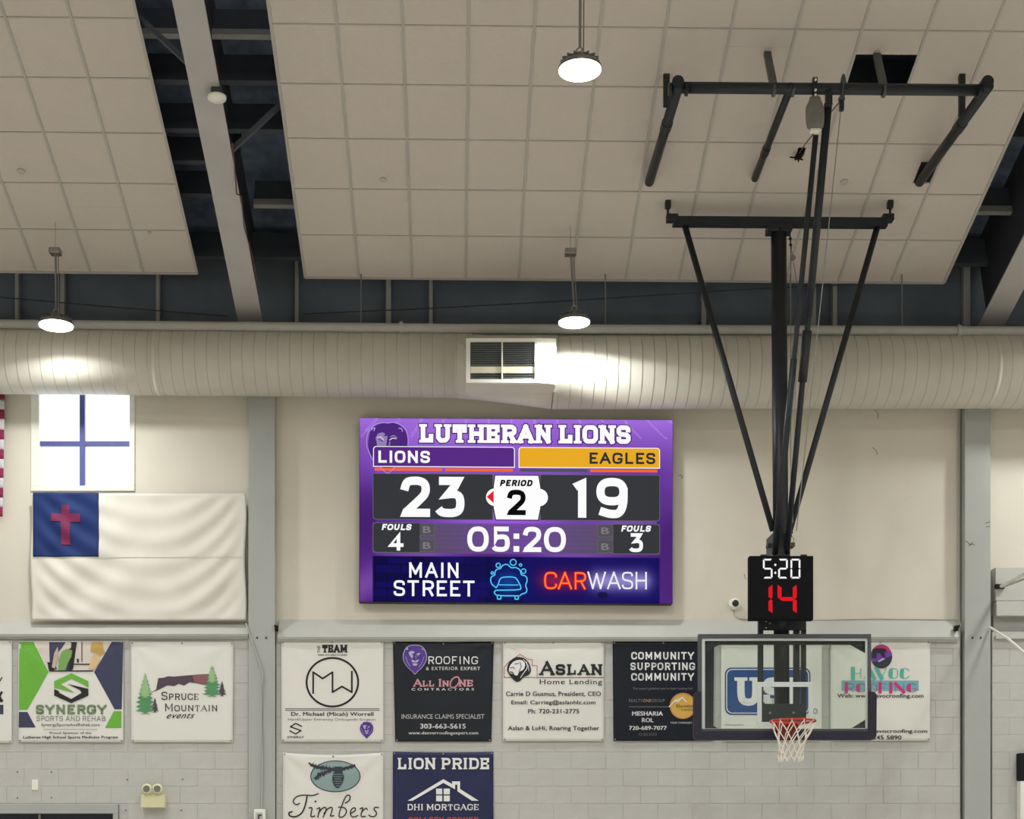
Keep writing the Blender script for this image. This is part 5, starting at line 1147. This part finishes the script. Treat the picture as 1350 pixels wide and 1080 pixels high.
bm = B(); box(bm, PX(42, YB), PX(50.5, YB), YB-.01, YB, PZ(1042, YB), PZ(1028, YB), .003); tag(obj('switch_plate', bm, M_white), 'small white blank plate on the block wall above the door', 'plate')
bx = thing('alarm_box', 'white box with rounded corners on the left column at the bottom edge', 'box', P(342, 1084, 17.3))
fbox('cover', 334.5, 1067, 349.5, 1086, 17.37, 17.45, M_white, bx, .008); fbox('window', 337, 1071.5, 346.5, 1083, 17.365, 17.37, M_trim, bx, 0)
fbox('symbol', 340, 1074, 342, 1083, 17.36, 17.365, M_web, bx, 0); fbox('symbol', 342, 1074, 345, 1076, 17.36, 17.365, M_web, bx, 0)
bm = B(); tube(bm, [P(324, 822, 17.435), P(333, 847, 17.435), P(346.5, 887, 17.435), P(346, 1000, 17.435), P(345, 1067, 17.435)], .011, 8); tag(obj('conduit', bm, M_column), 'thin grey conduit bending down the left column to the white box', 'conduit')
cc = thing('security_camera', 'small white dome camera on the wall left of the shot clock', 'camera', P(968, 803, 17.5)); c = P(968, 797, YW)
bm = B(); lathe(bm, c, [(.07, 0), (.07, -.03), (.06, -.06), (.045, -.075)], 24, 'y'); obj('housing', bm, M_white, cc, True)
bm = B(); lathe(bm, c, [(.04, -.07), (.038, -.09), (.022, -.105), (.005, -.11)], 20, 'y'); obj('dome', bm, mat('dark dome', (46, 54, 50), .2), cc, True)
bm = B(); tube(bm, [P(967, 803, YW-.01), P(968.5, 812, YW-.01), P(975, 816, YW-.01), P(1000, 817, YW-.01), P(1060, 818.5, YW-.01), P(1150, 816, YW-.01), P(1262, 817.5, YW-.01)], .005, 6); tag(obj('camera_cable', bm, M_pipe), 'thin cable running from the dome camera along the top of the ledge', 'cable')
for k, (px, py) in enumerate(((23, 1018), (68, 1018), (23, 1052), (68, 1052), (168, 1028), (241, 1027.5), (166, 1068.5), (239, 1068.5))):
    bm = B(); lathe(bm, P(px, py, YB-.001), [(.008, 0), (.008, -.006)], 8, 'y'); tag(obj('screw', bm, M_web), 'small dark screw in the grey block wall, %s' % ['upper left of the four above the door', 'upper right of the four above the door', 'lower left of the four above the door', 'lower right of the four above the door', 'up and left of the emergency light', 'up and right of the emergency light', 'down and left of the emergency light', 'down and right of the emergency light'][k], 'screw', 'old screws in the block wall %s' % ('above the door' if px < 100 else 'near the emergency light'))
# side hoop struts at the right edge
st = thing('side_hoop_strut', 'white folding strut pinned in a dark socket beyond the right column', 'strut', P(1319, 776, 17.4))
fbox('socket', 1313, 770, 1325, 776, 17.42, 17.47, M_dark, st); 
bm = B(); tube(bm, [P(1320, 773, 17.4), P(1352, 756, 15.6), P(1480, 712, 12)], .02, 10); obj('strut_tube', bm, M_white, st); bm = B(); tube(bm, [P(1322, 774, 17.4), P(1352, 763, 15.6), P(1482, 722, 12)], .012, 10); obj('strut_tube', bm, M_pipe, st)
bm = B(); tube(bm, [P(1305, 827, 17.435), P(1330, 843, 16.6), P(1352, 862, 15.8), P(1480, 960, 13)], .014, 8); tag(obj('brace_rod', bm, M_white), 'pale rod slanting down from the right column to the right edge', 'rod')
for px, lab in ((364.5, 'left end of the long ledge'), (1262, 'right end of the long ledge')):
    bm = B(); q = P(px, 828, 17.42); box(bm, q.x-.02, q.x+.015, 17.42, 17.5, q.z-.03, q.z+.03, .004); tube(bm, [q+Vector((0, -.005, -.01)), q+Vector((.02 if px > 600 else -.02, -.02, .03))], .01, 8); tag(obj('hook', bm, M_dark), 'small dark hook at the '+lab, 'hook')
pn = thing('wall_pad', 'black topped white pad cut off by the right edge at the bottom', 'pad', P(1360, 1085, 17.4))
fbox('dark_top', 1345, 993, 1380, 1028, 17.38, YB, M_dark, pn); fbox('purple_band', 1345.3, 1028, 1380, 1030, 17.448, YB, I_pu, pn); fbox('pad_body', 1345.5, 1030, 1380, 1095, 17.38, YB, M_white, pn)
